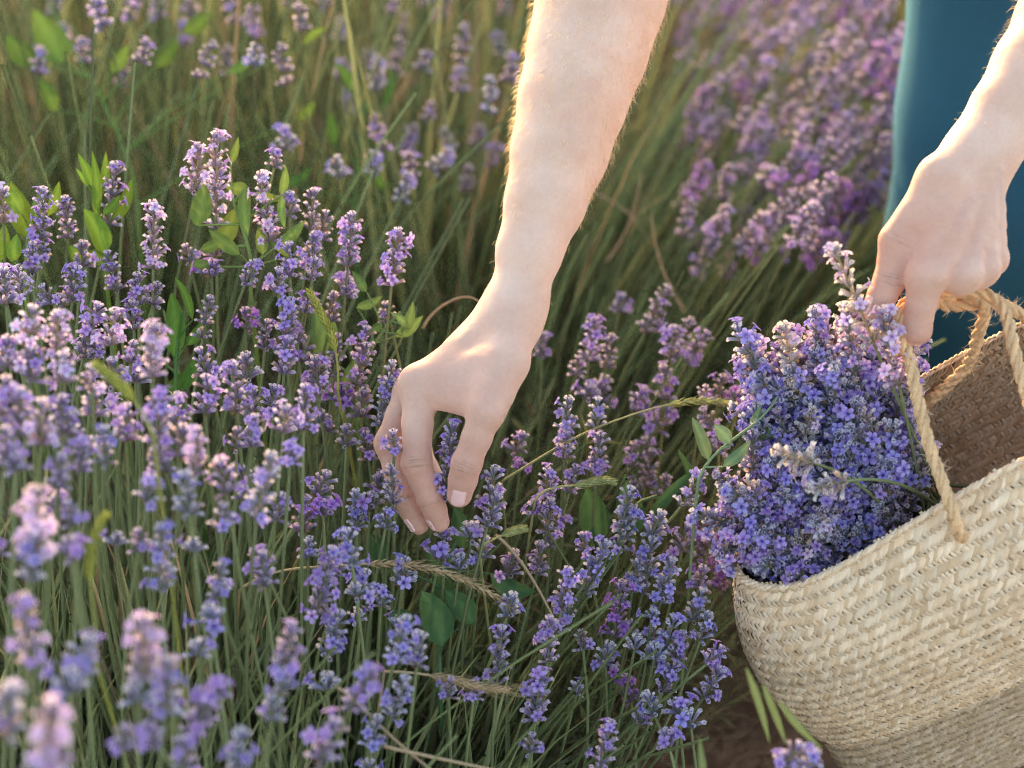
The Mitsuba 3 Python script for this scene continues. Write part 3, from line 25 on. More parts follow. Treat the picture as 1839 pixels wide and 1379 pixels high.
BACK = [[0,0.2812,0.666,0.4001,0.2999,0.6584,0.4197,"k"],[0,0.3722,0.8005,0.4077,0.3927,0.8079,0.4475,"m"],[0,0.2216,0.562,0.3596,0.2413,0.5602,0.3783,"v"],[0,0.2797,0.7821,0.3707,0.3001,0.7778,0.4104,"k"],[0,0.2909,1.0471,0.2737,0.3165,1.0497,0.2994,"v"],[0,0.3644,0.867,0.3141,0.4001,0.8498,0.3438,"k"],[0,0.2183,0.829,0.3237,0.22,0.8217,0.3663,"v"],[0,0.3283,0.5294,0.3748,0.3529,0.5216,0.412,"k"],[0,0.2855,0.4686,0.4031,0.3159,0.4695,0.4364,"v"],[0,0.3581,0.7913,0.3239,0.3722,0.7904,0.3432,"v"],[0,0.1535,0.4255,0.3621,0.1615,0.4322,0.3953,"k"],[0,0.3117,0.5341,0.3829,0.3288,0.5392,0.4111,"k"],[0,0.2538,0.992,0.3403,0.2688,0.9935,0.3582,"v"],[0,0.333,0.9274,0.3582,0.3295,0.9257,0.3957,"v"],[0,0.3495,0.5451,0.3851,0.3544,0.55,0.4098,"v"],[0,0.2451,1.1482,0.26,0.2557,1.1401,0.2885,"k"],[0,0.2609,0.8141,0.3918,0.2853,0.8089,0.4188,"v"],[0,0.2527,0.5371,0.3684,0.2833,0.5291,0.4027,"k"],[0,0.3055,0.6182,0.3934,0.3259,0.6388,0.4329,"v"],[1,0.3425,1.0695,0.3237,0.3614,1.054,0.3566,"k"],[0,0.1985,0.6801,0.26,0.2068,0.673,0.3031,"k"],[1,0.3795,0.9547,0.3866,0.3891,0.9443,0.4047,"m"],[0,0.2623,0.5173,0.3894,0.2756,0.5191,0.4295,"v"],[0,0.3528,0.5745,0.4451,0.3631,0.5697,0.478,"m"],[0,0.2451,0.311,0.3999,0.2538,0.3092,0.4236,"k"],[0,0.3548,0.8128,0.3901,0.3609,0.8092,0.4226,"k"],[0,0.3039,0.4937,0.3128,0.3165,0.4881,0.3339,"v"],[0,0.2616,0.9952,0.2823,0.2812,0.9971,0.3035,"k"],[0,0.3116,0.936,0.3339,0.3271,0.9419,0.3676,"k"],[0,0.3243,0.5068,0.3354,0.3457,0.514,0.3686,"v"],[1,0.255,1.1944,0.3028,0.2723,1.1972,0.3313,"v"],[1,0.2715,1.1453,0.3346,0.2959,1.1381,0.3632,"k"],[0,0.3633,0.7828,0.3932,0.3946,0.7903,0.4243,"v"],[0,0.2696,0.4827,0.4066,0.2909,0.4673,0.4362,"v"],[0,0.3577,0.6049,0.3816,0.3759,0.6121,0.4196,"v"],[0,0.2932,0.6031,0.4445,0.3021,0.6101,0.4895,"k"],[1,0.3641,0.958,0.3719,0.3812,0.961,0.4163,"m"],[1,0.3964,1.0505,0.3347,0.4166,1.0436,0.3595,"v"],[0,0.2428,0.6302,0.3035,0.2606,0.6315,0.3284,"v"],[0,0.3067,0.5044,0.3314,0.3251,0.5003,0.3722,"m"],[0,0.3046,0.6337,0.4519,0.3231,0.6324,0.4774,"k"],[0,0.1629,0.5575,0.3276,0.1737,0.5558,0.3545,"k"],[0,0.3181,0.8366,0.4281,0.3283,0.8343,0.459,"k"],[0,0.3485,0.7663,0.3751,0.3725,0.7542,0.4097,"k"],[0,0.2451,0.4055,0.401,0.2668,0.4005,0.4206,"k"],[0,0.3755,0.7091,0.4079,0.3969,0.7011,0.434,"v"],[0,0.3438,0.5133,0.3469,0.3591,0.5123,0.3648,"k"],[0,0.3066,1.0361,0.3667,0.3203,1.0259,0.3875,"m"],[1,0.407,1.028,0.3395,0.4249,1.0248,0.3824,"k"],[0,0.3152,0.7766,0.4307,0.317,0.7718,0.457,"v"],[0,0.1973,0.8411,0.26,0.2249,0.8331,0.2925,"v"],[0,0.3519,0.5632,0.4335,0.3897,0.5665,0.4654,"k"],[0,0.2306,0.8714,0.2729,0.2433,0.8722,0.3,"v"],[0,0.3401,0.613,0.3869,0.3585,0.603,0.41,"v"],[0,0.3254,0.7117,0.4364,0.3421,0.7114,0.4605,"v"],[0,0.3027,0.6035,0.3668,0.3145,0.6091,0.3899,"k"],[0,0.2714,0.5883,0.3887,0.2928,0.5861,0.4192,"k"],[1,0.266,1.2355,0.26,0.277,1.226,0.2801,"m"],[0,0.2514,0.9669,0.26,0.2616,0.9755,0.2936,"v"],[0,0.2488,1.0054,0.3665,0.2653,1.0015,0.3997,"m"],[0,0.2856,0.48,0.3301,0.2974,0.4724,0.3564,"m"],[1,0.4291,1.0405,0.3352,0.4449,1.0374,0.3576,"v"],[0,0.2593,0.6585,0.3661,0.2888,0.656,0.3999,"k"],[1,0.3245,1.1939,0.2894,0.347,1.182,0.3312,"k"],[0,0.206,1.1096,0.2885,0.2212,1.1181,0.3331,"m"],[0,0.1963,0.5011,0.3603,0.2007,0.4932,0.402,"v"],[0,0.2138,0.8372,0.26,0.2299,0.8399,0.2896,"v"],[0,0.2422,0.7903,0.2756,0.2594,0.7764,0.3185,"v"],[0,0.1944,0.3542,0.3794,0.2171,0.3454,0.4202,"v"],[0,0.2711,0.9035,0.3026,0.281,0.901,0.3264,"k"],[0,0.3496,0.6493,0.4018,0.3839,0.6523,0.4321,"m"],[1,0.4117,0.9439,0.3314,0.4397,0.9512,0.3619,"m"],[0,0.215,0.3748,0.3743,0.2368,0.3786,0.4136,"k"],[0,0.242,1.0025,0.2962,0.2528,1.009,0.3425,"v"],[0,0.3349,0.6279,0.4222,0.3469,0.6288,0.4523,"k"],[1,0.2229,1.358,0.26,0.2359,1.3589,0.2824,"v"],[1,0.389,0.9217,0.4064,0.4014,0.9141,0.4301,"v"],[0,0.2482,0.3158,0.4464,0.2667,0.317,0.4681,"k"],[0,0.1975,0.6953,0.3462,0.2186,0.6865,0.377,"v"],[0,0.2459,0.4323,0.3398,0.2644,0.4306,0.3679,"k"],[0,0.2962,0.836,0.3234,0.3155,0.8408,0.3508,"k"],[0,0.314,0.7227,0.37,0.3239,0.7214,0.3998,"m"],[0,0.3028,0.5202,0.3588,0.3271,0.5015,0.387,"k"],[0,0.1745,0.3819,0.3673,0.189,0.3884,0.4103,"v"],[0,0.2902,0.9237,0.3594,0.3149,0.92,0.3889,"v"],[1,0.2258,1.1934,0.2911,0.2349,1.1821,0.3248,"k"],[0,0.2487,0.4651,0.3549,0.2626,0.4709,0.3748,"k"],[0,0.3312,0.8703,0.3612,0.3408,0.8678,0.3864,"k"],[0,0.2669,0.9886,0.3154,0.296,0.9839,0.345,"v"],[0,0.2818,0.8708,0.298,0.2888,0.867,0.3305,"m"],[0,0.2528,0.8461,0.3925,0.2675,0.847,0.4131,"k"],[1,0.3757,1.1004,0.3409,0.4068,1.1054,0.3723,"v"],[0,0.2264,0.4621,0.392,0.239,0.4619,0.4104,"k"],[0,0.1886,0.8653,0.3612,0.2013,0.8721,0.3833,"v"],[0,0.3568,0.6962,0.3244,0.3753,0.6943,0.3511,"v"],[0,0.3426,0.5404,0.3566,0.3637,0.5338,0.3841,"k"],[0,0.316,0.7133,0.3355,0.3455,0.7098,0.3607,"m"],[0,0.2141,1.0236,0.26,0.2251,1.0212,0.2815,"k"],[0,0.2369,0.6533,0.271,0.2545,0.6594,0.301,"v"],[0,0.2142,0.5717,0.3985,0.2272,0.5729,0.4241,"k"],[1,0.4035,0.9488,0.3827,0.414,0.951,0.4117,"v"],[0,0.3275,0.5158,0.3511,0.3539,0.503,0.3903,"v"],[0,0.1934,0.6212,0.3131,0.2068,0.6203,0.3361,"k"],[0,0.2372,0.5767,0.3743,0.2544,0.5787,0.4047,"v"],[0,0.3918,0.7785,0.4091,0.405,0.7762,0.429,"v"],[0,0.279,0.7105,0.4349,0.2873,0.7116,0.4585,"v"],[0,0.3058,0.6565,0.311,0.3151,0.6531,0.3321,"m"],[0,0.3023,0.8021,0.3682,0.3225,0.8022,0.3928,"v"],[0,0.201,0.8053,0.3743,0.2137,0.8084,0.3943,"k"],[0,0.2595,0.4578,0.3907,0.2754,0.4521,0.4192,"m"],[1,0.42,0.9493,0.3977,0.4442,0.9498,0.4391,"v"],[0,0.2032,1.0354,0.2755,0.2386,1.0375,0.3076,"k"],[0,0.2306,0.6022,0.3842,0.2551,0.6157,0.4237,"v"],[0,0.2613,0.3976,0.3456,0.2843,0.3845,0.3869,"m"],[0,0.2886,0.4833,0.3533,0.3075,0.4747,0.3955,"m"],[1,0.3008,1.2501,0.2971,0.3197,1.252,0.3135,"m"],[0,0.349,0.6003,0.3695,0.3657,0.5966,0.4028,"k"],[0,0.1854,0.7583,0.3416,0.206,0.7546,0.3643,"v"],[0,0.2615,0.4985,0.4114,0.2711,0.4954,0.4406,"k"],[1,0.2562,1.3473,0.2658,0.2666,1.3508,0.3109,"v"],[0,0.1658,0.4912,0.3676,0.1821,0.4953,0.4059,"m"],[0,0.2082,0.709,0.3912,0.2387,0.7047,0.4255,"k"],[1,0.3227,1.2852,0.2703,0.3381,1.28,0.2973,"k"],[0,0.2605,0.7441,0.3766,0.2658,0.7418,0.4158,"v"],[0,0.3069,0.6042,0.4428,0.3354,0.6034,0.4813,"v"],[0,0.2196,0.7878,0.26,0.2393,0.7878,0.2832,"v"],[0,0.2787,0.7685,0.3002,0.3135,0.7863,0.3308,"v"],[0,0.2422,0.7962,0.3414,0.2468,0.7985,0.3722,"m"],[1,0.3393,1.0984,0.3286,0.3524,1.0984,0.3497,"m"],[0,0.3284,0.9718,0.3923,0.3539,0.9817,0.4191,"m"],[0,0.3169,0.5112,0.3432,0.3334,0.5161,0.3692,"m"],[0,0.1987,0.791,0.26,0.2222,0.8012,0.298,"k"],[0,0.3365,0.574,0.4523,0.3515,0.5761,0.4897,"m"],[0,0.2283,0.6243,0.3189,0.2279,0.6104,0.355,"k"],[0,0.2951,0.7317,0.3501,0.3063,0.7272,0.3693,"k"],[0,0.2344,0.5952,0.2829,0.2306,0.5917,0.3119,"m"],[0,0.2325,1.0789,0.3313,0.2405,1.0711,0.369,"k"],[0,0.2319,0.4357,0.3967,0.2447,0.4387,0.4203,"m"],[0,0.2247,0.5795,0.3749,0.2347,0.5795,0.4095,"v"],[0,0.373,0.7274,0.46,0.3955,0.7192,0.5008,"k"],[0,0.3068,0.5505,0.4114,0.3274,0.5505,0.4337,"k"],[0,0.2888,0.6177,0.3983,0.307,0.6174,0.4313,"k"],[0,0.2234,0.4595,0.3176,0.2273,0.4587,0.3444,"m"],[0,0.2494,0.5286,0.3413,0.2836,0.5253,0.3775,"k"],[0,0.194,0.7112,0.3644,0.1994,0.7206,0.3897,"m"],[0,0.3487,0.5547,0.4189,0.3686,0.5674,0.4572,"v"],[0,0.181,0.5884,0.271,0.1902,0.5802,0.2917,"m"],[0,0.3109,0.5412,0.3953,0.3322,0.5472,0.4215,"v"],[0,0.2688,0.63,0.3814,0.2738,0.6303,0.4061,"k"],[0,0.1717,0.3907,0.3774,0.1862,0.3656,0.4087,"v"],[0,0.2299,0.2883,0.4188,0.2463,0.2832,0.4593,"v"],[0,0.1843,0.7419,0.327,0.2048,0.7401,0.3576,"v"],[0,0.2327,0.2879,0.4308,0.2516,0.2871,0.4543,"v"],[0,0.3382,0.5329,0.3809,0.3669,0.5373,0.4079,"v"],[0,0.2487,0.5382,0.3068,0.2602,0.5323,0.3321,"v"],[0,0.3084,0.6387,0.4146,0.3151,0.6299,0.4408,"v"],[0,0.2817,1.058,0.3351,0.3056,1.0712,0.3735,"v"],[0,0.291,0.5012,0.4208,0.3101,0.4964,0.4495,"v"],[0,0.2508,0.8049,0.3171,0.2554,0.7973,0.3567,"k"],[0,0.1837,0.7954,0.2916,0.2109,0.7794,0.3256,"k"],[0,0.2948,0.8621,0.3963,0.3171,0.8733,0.4358,"v"],[1,0.2816,1.191,0.288,0.3033,1.1983,0.3152,"m"],[0,0.2725,0.4565,0.3587,0.2852,0.4356,0.4014,"v"],[0,0.2142,0.355,0.408,0.2369,0.3538,0.4287,"k"],[0,0.3587,0.6127,0.4563,0.3765,0.6054,0.4975,"v"],[3,-0.0204,0.5108,0.4455,-0.0189,0.5163,0.4792,"b"],[3,-0.1302,0.6011,0.4303,-0.1266,0.5969,0.4692,"b"],[3,-0.095,0.8815,0.4225,-0.1009,0.8729,0.4599,"v"],[3,-0.1173,0.8805,0.3839,-0.1163,0.8799,0.412,"k"],[3,-0.0891,0.4085,0.4246,-0.0884,0.4066,0.4505,"k"],[3,-0.0363,0.6683,0.3421,-0.0324,0.6659,0.3698,"k"],[3,-0.0702,0.4465,0.4141,-0.0518,0.4405,0.4378,"b"],[3,-0.0877,0.6345,0.4389,-0.0816,0.6379,0.4573,"v"],[3,-0.0803,0.5715,0.4116,-0.075,0.5671,0.4335,"k"],[3,-0.0103,0.9505,0.386,-0.0034,0.945,0.4098,"v"],[3,-0.1203,0.3997,0.4299,-0.1188,0.3924,0.4568,"b"],[3,-0.1045,0.6079,0.3669,-0.0932,0.6011,0.3969,"v"],[3,-0.2003,0.8316,0.4377,-0.2015,0.8262,0.4577,"v"],[3,-0.081,0.8676,0.4046,-0.0678,0.8795,0.4393,"v"],[3,-0.0493,0.5926,0.4313,-0.0501,0.5955,0.459,"v"],[3,-0.1229,0.7543,0.4528,-0.1176,0.7609,0.4702,"k"],[3,-0.0017,0.5803,0.4468,-0.0001,0.5851,0.4767,"k"],[3,-0.185,0.8237,0.3992,-0.1798,0.8222,0.4286,"b"],[3,-0.0097,0.797,0.3937,-0.0184,0.7949,0.4215,"b"],[3,-0.172,0.6799,0.4106,-0.1676,0.6732,0.4365,"v"],[3,-0.1485,0.7776,0.3873,-0.1505,0.7711,0.4105,"v"],[3,-0.0436,0.5471,0.348,-0.0405,0.5527,0.3758,"k"],[3,-0.0209,0.5842,0.3588,-0.0151,0.583,0.3847,"k"],[3,-0.0491,0.6207,0.4536,-0.0437,0.6254,0.4917,"k"],[3,-0.094,0.3622,0.4228,-0.0866,0.3612,0.4509,"b"],[4,-0.1446,0.3413,0.4525,-0.1468,0.3451,0.4727,"b"],[3,-0.1143,0.4316,0.4437,-0.1215,0.4264,0.4776,"k"],[3,-0.0599,0.5881,0.3714,-0.0672,0.5846,0.4,"b"],[3,-0.1158,0.6604,0.4299,-0.1088,0.6758,0.4594,"k"],[3,-0.1685,0.7014,0.3648,-0.1648,0.7024,0.3991,"b"],[4,-0.3392,0.6308,0.5158,-0.3434,0.6371,0.5501,"b"],[4,-0.2791,0.6423,0.4313,-0.2757,0.634,0.4654,"k"],[4,-0.4223,0.5919,0.4812,-0.4229,0.5918,0.5014,"v"],[4,-0.3191,0.4306,0.5222,-0.3094,0.4282,0.5442,"k"],[4,-0.2647,0.4083,0.5188,-0.2512,0.4115,0.5504,"k"],[4,-0.3166,0.6861,0.4756,-0.3156,0.6814,0.496,"k"],[4,-0.3587,0.7294,0.4567,-0.354,0.717,0.4808,"v"],[4,-0.4685,0.7679,0.45,-0.4711,0.7716,0.4689,"b"],[4,-0.186,0.4899,0.528,-0.1857,0.4882,0.5565,"k"],[4,-0.2611,0.5912,0.504,-0.2704,0.6013,0.5388,"k"],[4,-0.3949,0.5413,0.4795,-0.394,0.5411,0.5058,"v"],[4,-0.4415,0.8749,0.4284,-0.4362,0.8713,0.4604,"k"],[4,-0.3198,0.6481,0.4571,-0.316,0.641,0.4887,"v"],[4,-0.3554,0.4677,0.5388,-0.3611,0.4648,0.5692,"v"],[4,-0.38,0.6258,0.4269,-0.3737,0.6285,0.4552,"k"],[4,-0.4233,0.4908,0.4883,-0.4184,0.4916,0.5154,"k"],[4,-0.2005,0.4683,0.4898,-0.2043,0.4698,0.5269,"k"],[3,-0.2415,0.8551,0.4297,-0.2263,0.8433,0.4586,"k"],[4,-0.217,0.3972,0.5316,-0.2156,0.3984,0.5507,"b"],[4,-0.3534,0.5745,0.5138,-0.3368,0.5677,0.5427,"k"],[4,-0.2402,0.5829,0.4946,-0.242,0.5715,0.525,"v"],[4,-0.2842,0.6821,0.5025,-0.2902,0.6883,0.5415,"b"],[1,0.7363,0.9881,0.4339,0.7648,0.9997,0.4719,"k"],[1,0.5389,0.7335,0.4342,0.5498,0.7219,0.4729,"k"],[1,0.6776,0.8444,0.4543,0.7028,0.8429,0.4954,"k"],[1,0.6308,0.9348,0.4696,0.6477,0.9408,0.5034,"k"],[1,0.598,0.874,0.4509,0.6168,0.8754,0.495,"v"],[1,0.7187,0.8019,0.4374,0.7489,0.796,0.4797,"k"],[1,0.6565,0.7596,0.3863,0.6768,0.751,0.4225,"v"],[1,0.5325,0.9997,0.4319,0.5452,1.0154,0.4793,"k"],[1,0.5909,0.8021,0.4469,0.6091,0.7959,0.4916,"v"],[1,0.6103,0.8458,0.4311,0.6341,0.844,0.4837,"k"],[1,0.513,0.9898,0.4298,0.5228,1.0034,0.4739,"k"],[1,0.6445,0.7777,0.3964,0.6648,0.7702,0.4344,"k"],[1,0.7071,0.9372,0.4773,0.7261,0.9423,0.5051,"v"],[1,0.6018,0.814,0.4556,0.6167,0.8102,0.4901,"v"],[1,0.6333,0.9909,0.4143,0.6465,0.999,0.4402,"k"],[1,0.5833,0.7198,0.3981,0.5976,0.7075,0.435,"k"],[1,0.7091,0.7872,0.413,0.73,0.782,0.4434,"k"],[1,0.6651,1.0214,0.4787,0.6836,1.0336,0.5105,"v"],[1,0.7061,0.7453,0.4292,0.7388,0.7322,0.4772,"v"],[1,0.6058,0.7899,0.4753,0.6261,0.7823,0.5211,"k"],[2,0.8969,1.0885,0.4596,0.9059,1.1079,0.5062,"k"],[2,0.9514,0.9282,0.5034,0.9656,0.9327,0.5501,"v"],[2,0.7663,0.8243,0.4928,0.7636,0.8199,0.5331,"k"],[2,0.9229,1.0373,0.5634,0.9334,1.0507,0.6061,"v"],[2,0.961,0.8767,0.5422,0.9707,0.8765,0.5723,"k"],[2,0.7901,1.0156,0.5661,0.7893,1.0253,0.6022,"v"],[2,0.9962,0.9878,0.4664,1.0165,0.9989,0.518,"k"],[2,0.7969,0.8025,0.5181,0.7967,0.797,0.5536,"v"],[2,0.9404,1.0254,0.5618,0.9546,1.0401,0.6124,"v"],[2,0.8305,0.8802,0.4972,0.8331,0.8802,0.541,"k"],[2,0.907,0.9855,0.4853,0.9148,0.9931,0.5214,"v"],[2,0.7946,0.8053,0.5506,0.794,0.7965,0.6097,"v"],[2,1.1173,0.8674,0.5607,1.1466,0.8662,0.6069,"k"],[2,0.8712,1.0626,0.4935,0.8762,1.0755,0.5287,"k"],[2,1.0075,1.0006,0.5442,1.0221,1.0091,0.5792,"v"],[2,0.8734,0.9697,0.4839,0.8793,0.9768,0.5239,"k"],[2,0.9333,0.8555,0.5485,0.944,0.8535,0.5886,"k"],[2,0.7976,0.8946,0.4781,0.7975,0.8955,0.509,"k"],[2,0.9094,0.9167,0.4902,0.9166,0.9191,0.5229,"v"],[2,0.9261,0.732,0.4834,0.9353,0.7212,0.5199,"v"],[2,0.8544,0.9184,0.5002,0.8583,0.9211,0.5352,"v"],[2,0.7461,0.9474,0.5575,0.7404,0.9546,0.6106,"k"],[3,-0.104,0.8235,0.4826,-0.1079,0.8184,0.5289,"k"],[3,-0.1237,1.0092,0.5475,-0.1273,1.0165,0.5769,"v"],[3,-0.0571,0.7741,0.5401,-0.0568,0.7638,0.5909,"v"],[3,0.1095,0.8384,0.4861,0.1196,0.8359,0.5172,"k"],[3,0.1212,0.8267,0.5187,0.1383,0.8216,0.5677,"v"],[3,-0.1721,1.0276,0.5897,-0.181,1.0393,0.6309,"v"],[3,-0.0535,0.7945,0.5375,-0.053,0.788,0.5771,"v"],[3,0.0956,0.8831,0.4947,0.1077,0.8833,0.535,"v"],[3,-0.0436,0.7639,0.5799,-0.0425,0.7563,0.6137,"k"],[3,-0.0737,0.8101,0.4904,-0.0751,0.8029,0.5437,"v"],[3,-0.0996,0.8107,0.4895,-0.1039,0.8032,0.5454,"v"],[3,0.168,0.8762,0.5406,0.1868,0.8759,0.5834,"k"],[3,-0.102,0.9047,0.5452,-0.1045,0.9061,0.5758,"v"],[3,-0.0902,0.7877,0.5642,-0.0936,0.7775,0.622,"v"],[3,-0.0002,0.8167,0.4875,0.0043,0.8119,0.5267,"k"],[3,0.1,0.8491,0.5487,0.1102,0.8471,0.582,"v"],[3,0.0027,1.062,0.5591,0.0062,1.0723,0.5885,"v"],[3,0.1314,0.8732,0.5027,0.1484,0.8725,0.549,"k"],[3,-0.0018,0.9424,0.5539,0.0033,0.9479,0.5995,"v"],[3,-0.1053,0.8263,0.5408,-0.1094,0.8215,0.5879,"v"],[3,0.1104,0.8778,0.5024,0.123,0.8777,0.541,"k"],[3,0.0262,0.8467,0.5006,0.0317,0.8445,0.534,"k"],[4,-0.4707,0.6969,0.6287,-0.4767,0.6881,0.685,"v"],[4,-0.3997,0.8862,0.6412,-0.3997,0.8932,0.6948,"v"],[4,-0.2136,0.7007,0.6217,-0.201,0.6939,0.6664,"v"],[4,-0.2756,0.5662,0.7219,-0.2671,0.5502,0.7672,"k"],[4,-0.528,0.7391,0.6265,-0.5368,0.7349,0.672,"k"],[4,-0.2324,0.8924,0.6617,-0.2216,0.8983,0.7041,"k"],[4,-0.2114,0.9989,0.6585,-0.2033,1.0075,0.687,"v"],[4,-0.2924,0.8086,0.7341,-0.2833,0.8094,0.7902,"k"],[4,-0.3019,0.5834,0.7573,-0.2966,0.5716,0.7932,"v"],[4,-0.5538,0.9057,0.5987,-0.5646,0.9131,0.6447,"v"],[4,-0.4521,0.9423,0.5998,-0.4547,0.9495,0.6331,"k"],[4,-0.3729,0.6431,0.6451,-0.3715,0.6346,0.6808,"v"],[4,-0.479,0.8294,0.7092,-0.4854,0.8318,0.763,"k"],[4,-0.1496,0.7443,0.688,-0.1297,0.7399,0.7405,"v"],[4,-0.5375,0.6502,0.6081,-0.5448,0.6423,0.6429,"v"],[4,-0.1561,0.8784,0.7199,-0.145,0.882,0.7499,"k"],[4,-0.4498,0.671,0.6965,-0.4538,0.6607,0.749,"k"],[4,-0.4417,0.7331,0.6885,-0.4452,0.7275,0.7441,"v"],[4,-0.4045,0.9402,0.7582,-0.4047,0.9476,0.7929,"k"],[4,-0.5113,0.8482,0.6328,-0.5173,0.8508,0.6685,"k"],[4,-0.1423,0.6975,0.6003,-0.1216,0.6893,0.6534,"k"],[4,-0.3201,0.5639,0.5984,-0.3139,0.5457,0.6493,"k"],[5,-0.9651,0.8952,0.7201,-0.981,0.9008,0.7767,"k"],[5,-0.8802,0.8928,0.7238,-0.8863,0.8966,0.764,"k"],[5,-0.8949,0.9549,0.6287,-0.9027,0.9634,0.6736,"v"],[5,-0.8461,0.6543,0.6243,-0.8498,0.6444,0.6615,"k"],[5,-0.9894,0.8492,0.6921,-1.001,0.8502,0.7289,"k"],[5,-0.7491,1.0232,0.728,-0.7469,1.0368,0.7746,"k"],[5,-0.8725,0.7887,0.714,-0.8779,0.7863,0.7524,"v"],[5,-0.718,0.7134,0.6236,-0.7134,0.7049,0.6716,"k"],[5,-0.7579,0.817,0.6039,-0.7562,0.8161,0.6527,"v"],[5,-0.7054,0.7489,0.6927,-0.7005,0.7435,0.736,"k"],[5,-0.5356,0.92,0.6678,-0.5235,0.9244,0.7004,"v"],[5,-0.6015,0.6636,0.6759,-0.5875,0.6506,0.7275,"v"],[5,-0.7447,0.7195,0.7012,-0.7417,0.7101,0.7572,"k"],[5,-0.7414,0.9454,0.7123,-0.7396,0.9508,0.7429,"v"],[5,-0.5982,0.8382,0.7169,-0.5839,0.8389,0.7687,"v"],[5,-0.6862,0.9558,0.7336,-0.6785,0.9661,0.7877,"k"],[5,-0.8447,0.7871,0.6364,-0.8487,0.7844,0.6775,"k"],[5,-0.9355,0.649,0.616,-0.9431,0.6402,0.6483,"k"],[5,-0.5674,0.9557,0.7439,-0.5514,0.9651,0.7935,"v"],[5,-0.7164,0.8105,0.609,-0.713,0.8094,0.6447,"v"],[5,-0.5875,0.9045,0.6739,-0.579,0.9078,0.7032,"v"],[5,-0.9172,0.8968,0.7128,-0.9268,0.9015,0.7589,"k"]]
HANDLES = [["front",[[0.2921,-0.103,0.3986],[0.2825,-0.1219,0.4179],[0.2776,-0.1182,0.4303],[0.2721,-0.106,0.4434],[0.2641,-0.0894,0.4643],[0.2581,-0.0735,0.488],[0.252,-0.0566,0.5112],[0.2492,-0.0451,0.5273],[0.2595,-0.0309,0.5319],[0.2827,-0.0223,0.5328],[0.3052,-0.0202,0.5305],[0.3151,-0.0264,0.5276],[0.321,-0.0478,0.5145],[0.3271,-0.0708,0.4905],[0.3357,-0.0953,0.468],[0.3458,-0.1127,0.4539],[0.3516,-0.1162,0.4437],[0.3615,-0.0987,0.426]]],["back",[[0.2893,0.0293,0.4079],[0.2948,0.015,0.4331],[0.3113,0.0112,0.4566],[0.3124,-0.0038,0.4907],[0.3109,-0.0096,0.5168],[0.3003,-0.0116,0.5253],[0.2848,-0.0157,0.5262],[0.277,-0.018,0.5261],[0.2825,-0.0131,0.5187],[0.299,-0.0066,0.514],[0.3234,0.002,0.5108],[0.3563,0.0176,0.4878],[0.394,0.0358,0.4693],[0.4083,0.0412,0.4486]]]]


# ------------------------------------------------------------------ materials
def vcol(): return {'type': 'mesh_attribute', 'name': 'vertex_color'}
def thin(trans, rough): return {'type': 'principledthin', 'base_color': vcol(), 'roughness': rough, 'diff_trans': trans, 'spec_trans': 0.0, 'eta': 1.35}
scene['m_petal'] = thin(0.9, 0.75)
scene['m_leaf'] = thin(0.55, 0.5)
scene['m_stem'] = {'type': 'principled', 'base_color': vcol(), 'roughness': 0.6, 'specular': 0.35}
scene['m_straw'] = {'type': 'principled', 'base_color': vcol(), 'roughness': 0.72, 'specular': 0.25}
def f_inner(p, n, uv):
    s = mikit.noise(uv.x * 900, uv.y * 60) * 0.5 + mikit.noise(uv.x * 60, uv.y * 700) * 0.5
    row = 0.5 + 0.5 * dr.sin(uv.y * 260)
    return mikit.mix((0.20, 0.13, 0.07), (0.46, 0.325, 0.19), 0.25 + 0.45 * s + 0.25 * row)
def f_inner_h(p, n, uv): return 0.5 + 0.5 * dr.sin(uv.y * 260) * dr.sin(uv.x * 900 + dr.floor(uv.y * 41) * 3.1)
scene['m_inner'] = {'type': 'twosided', 'bsdf': {'type': 'bumpmap', 'arbitrary': {'type': 'proc', **{k: v for k, v in mikit.proc(f_inner_h).items() if k != 'type'}}, 'scale': 0.0012,
                    'bsdf': {'type': 'principled', 'base_color': mikit.proc(f_inner), 'roughness': 0.7}}}
JOINTS = []   # (point on the back of the joint, finger direction, offsets of the skin folds, spread)
_toward = (CAM - AIM) / np.linalg.norm(CAM - AIM)
for J, joints in ((J1, (('ti', 'tm', 'tt', (-.0030, -.0012, .0006, .0031)), ('ip', 'im', 'idp', (-.0036, -.0013, .0004, .0026)), ('idp', 'ip', 'it', (-.0006, .0012)), ('mp', 'mm', 'md', (-.0021, .0003, .0024)), ('md', 'mp', 'mt', (-.0004, .0014)))),
                  (J2, (('ti', 'tm', 'tt', (-.0033, -.0010, .0007, .0027)), ('tm', 'cmc', 'ti', (-.0022, .0013)), ('ip', 'im', 'idp', (-.002, .0008))))):
    for q, a, b, offs in joints:
        t = np.array(J[b]) - np.array(J[a]); t = t / np.linalg.norm(t); up = _toward - t * (_toward @ t); up /= np.linalg.norm(up)
        JOINTS.append((np.array(J[q]) + up * .0085, t, offs, .0072))
KNUCKLES = [J[q] for J in (J1, J2) for q in ('im', 'mm', 'rm', 'pm')]
PALMS = [(np.array(J['cmc']) + np.array(J['mm'])) / 2 for J in (J1, J2)] + [np.array(J['tm']) for J in (J1, J2)]
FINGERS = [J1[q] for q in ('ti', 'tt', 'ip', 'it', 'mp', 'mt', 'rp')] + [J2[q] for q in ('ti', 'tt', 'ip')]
TIPS = [J[q] for J in (J1, J2) for q in ('tt', 'it', 'mt', 'rt', 'pt')]
def near_pt(p, c, r): return dr.exp(-(dr.square(p.x - c[0]) + dr.square(p.y - c[1]) + dr.square(p.z - c[2])) / (r * r))
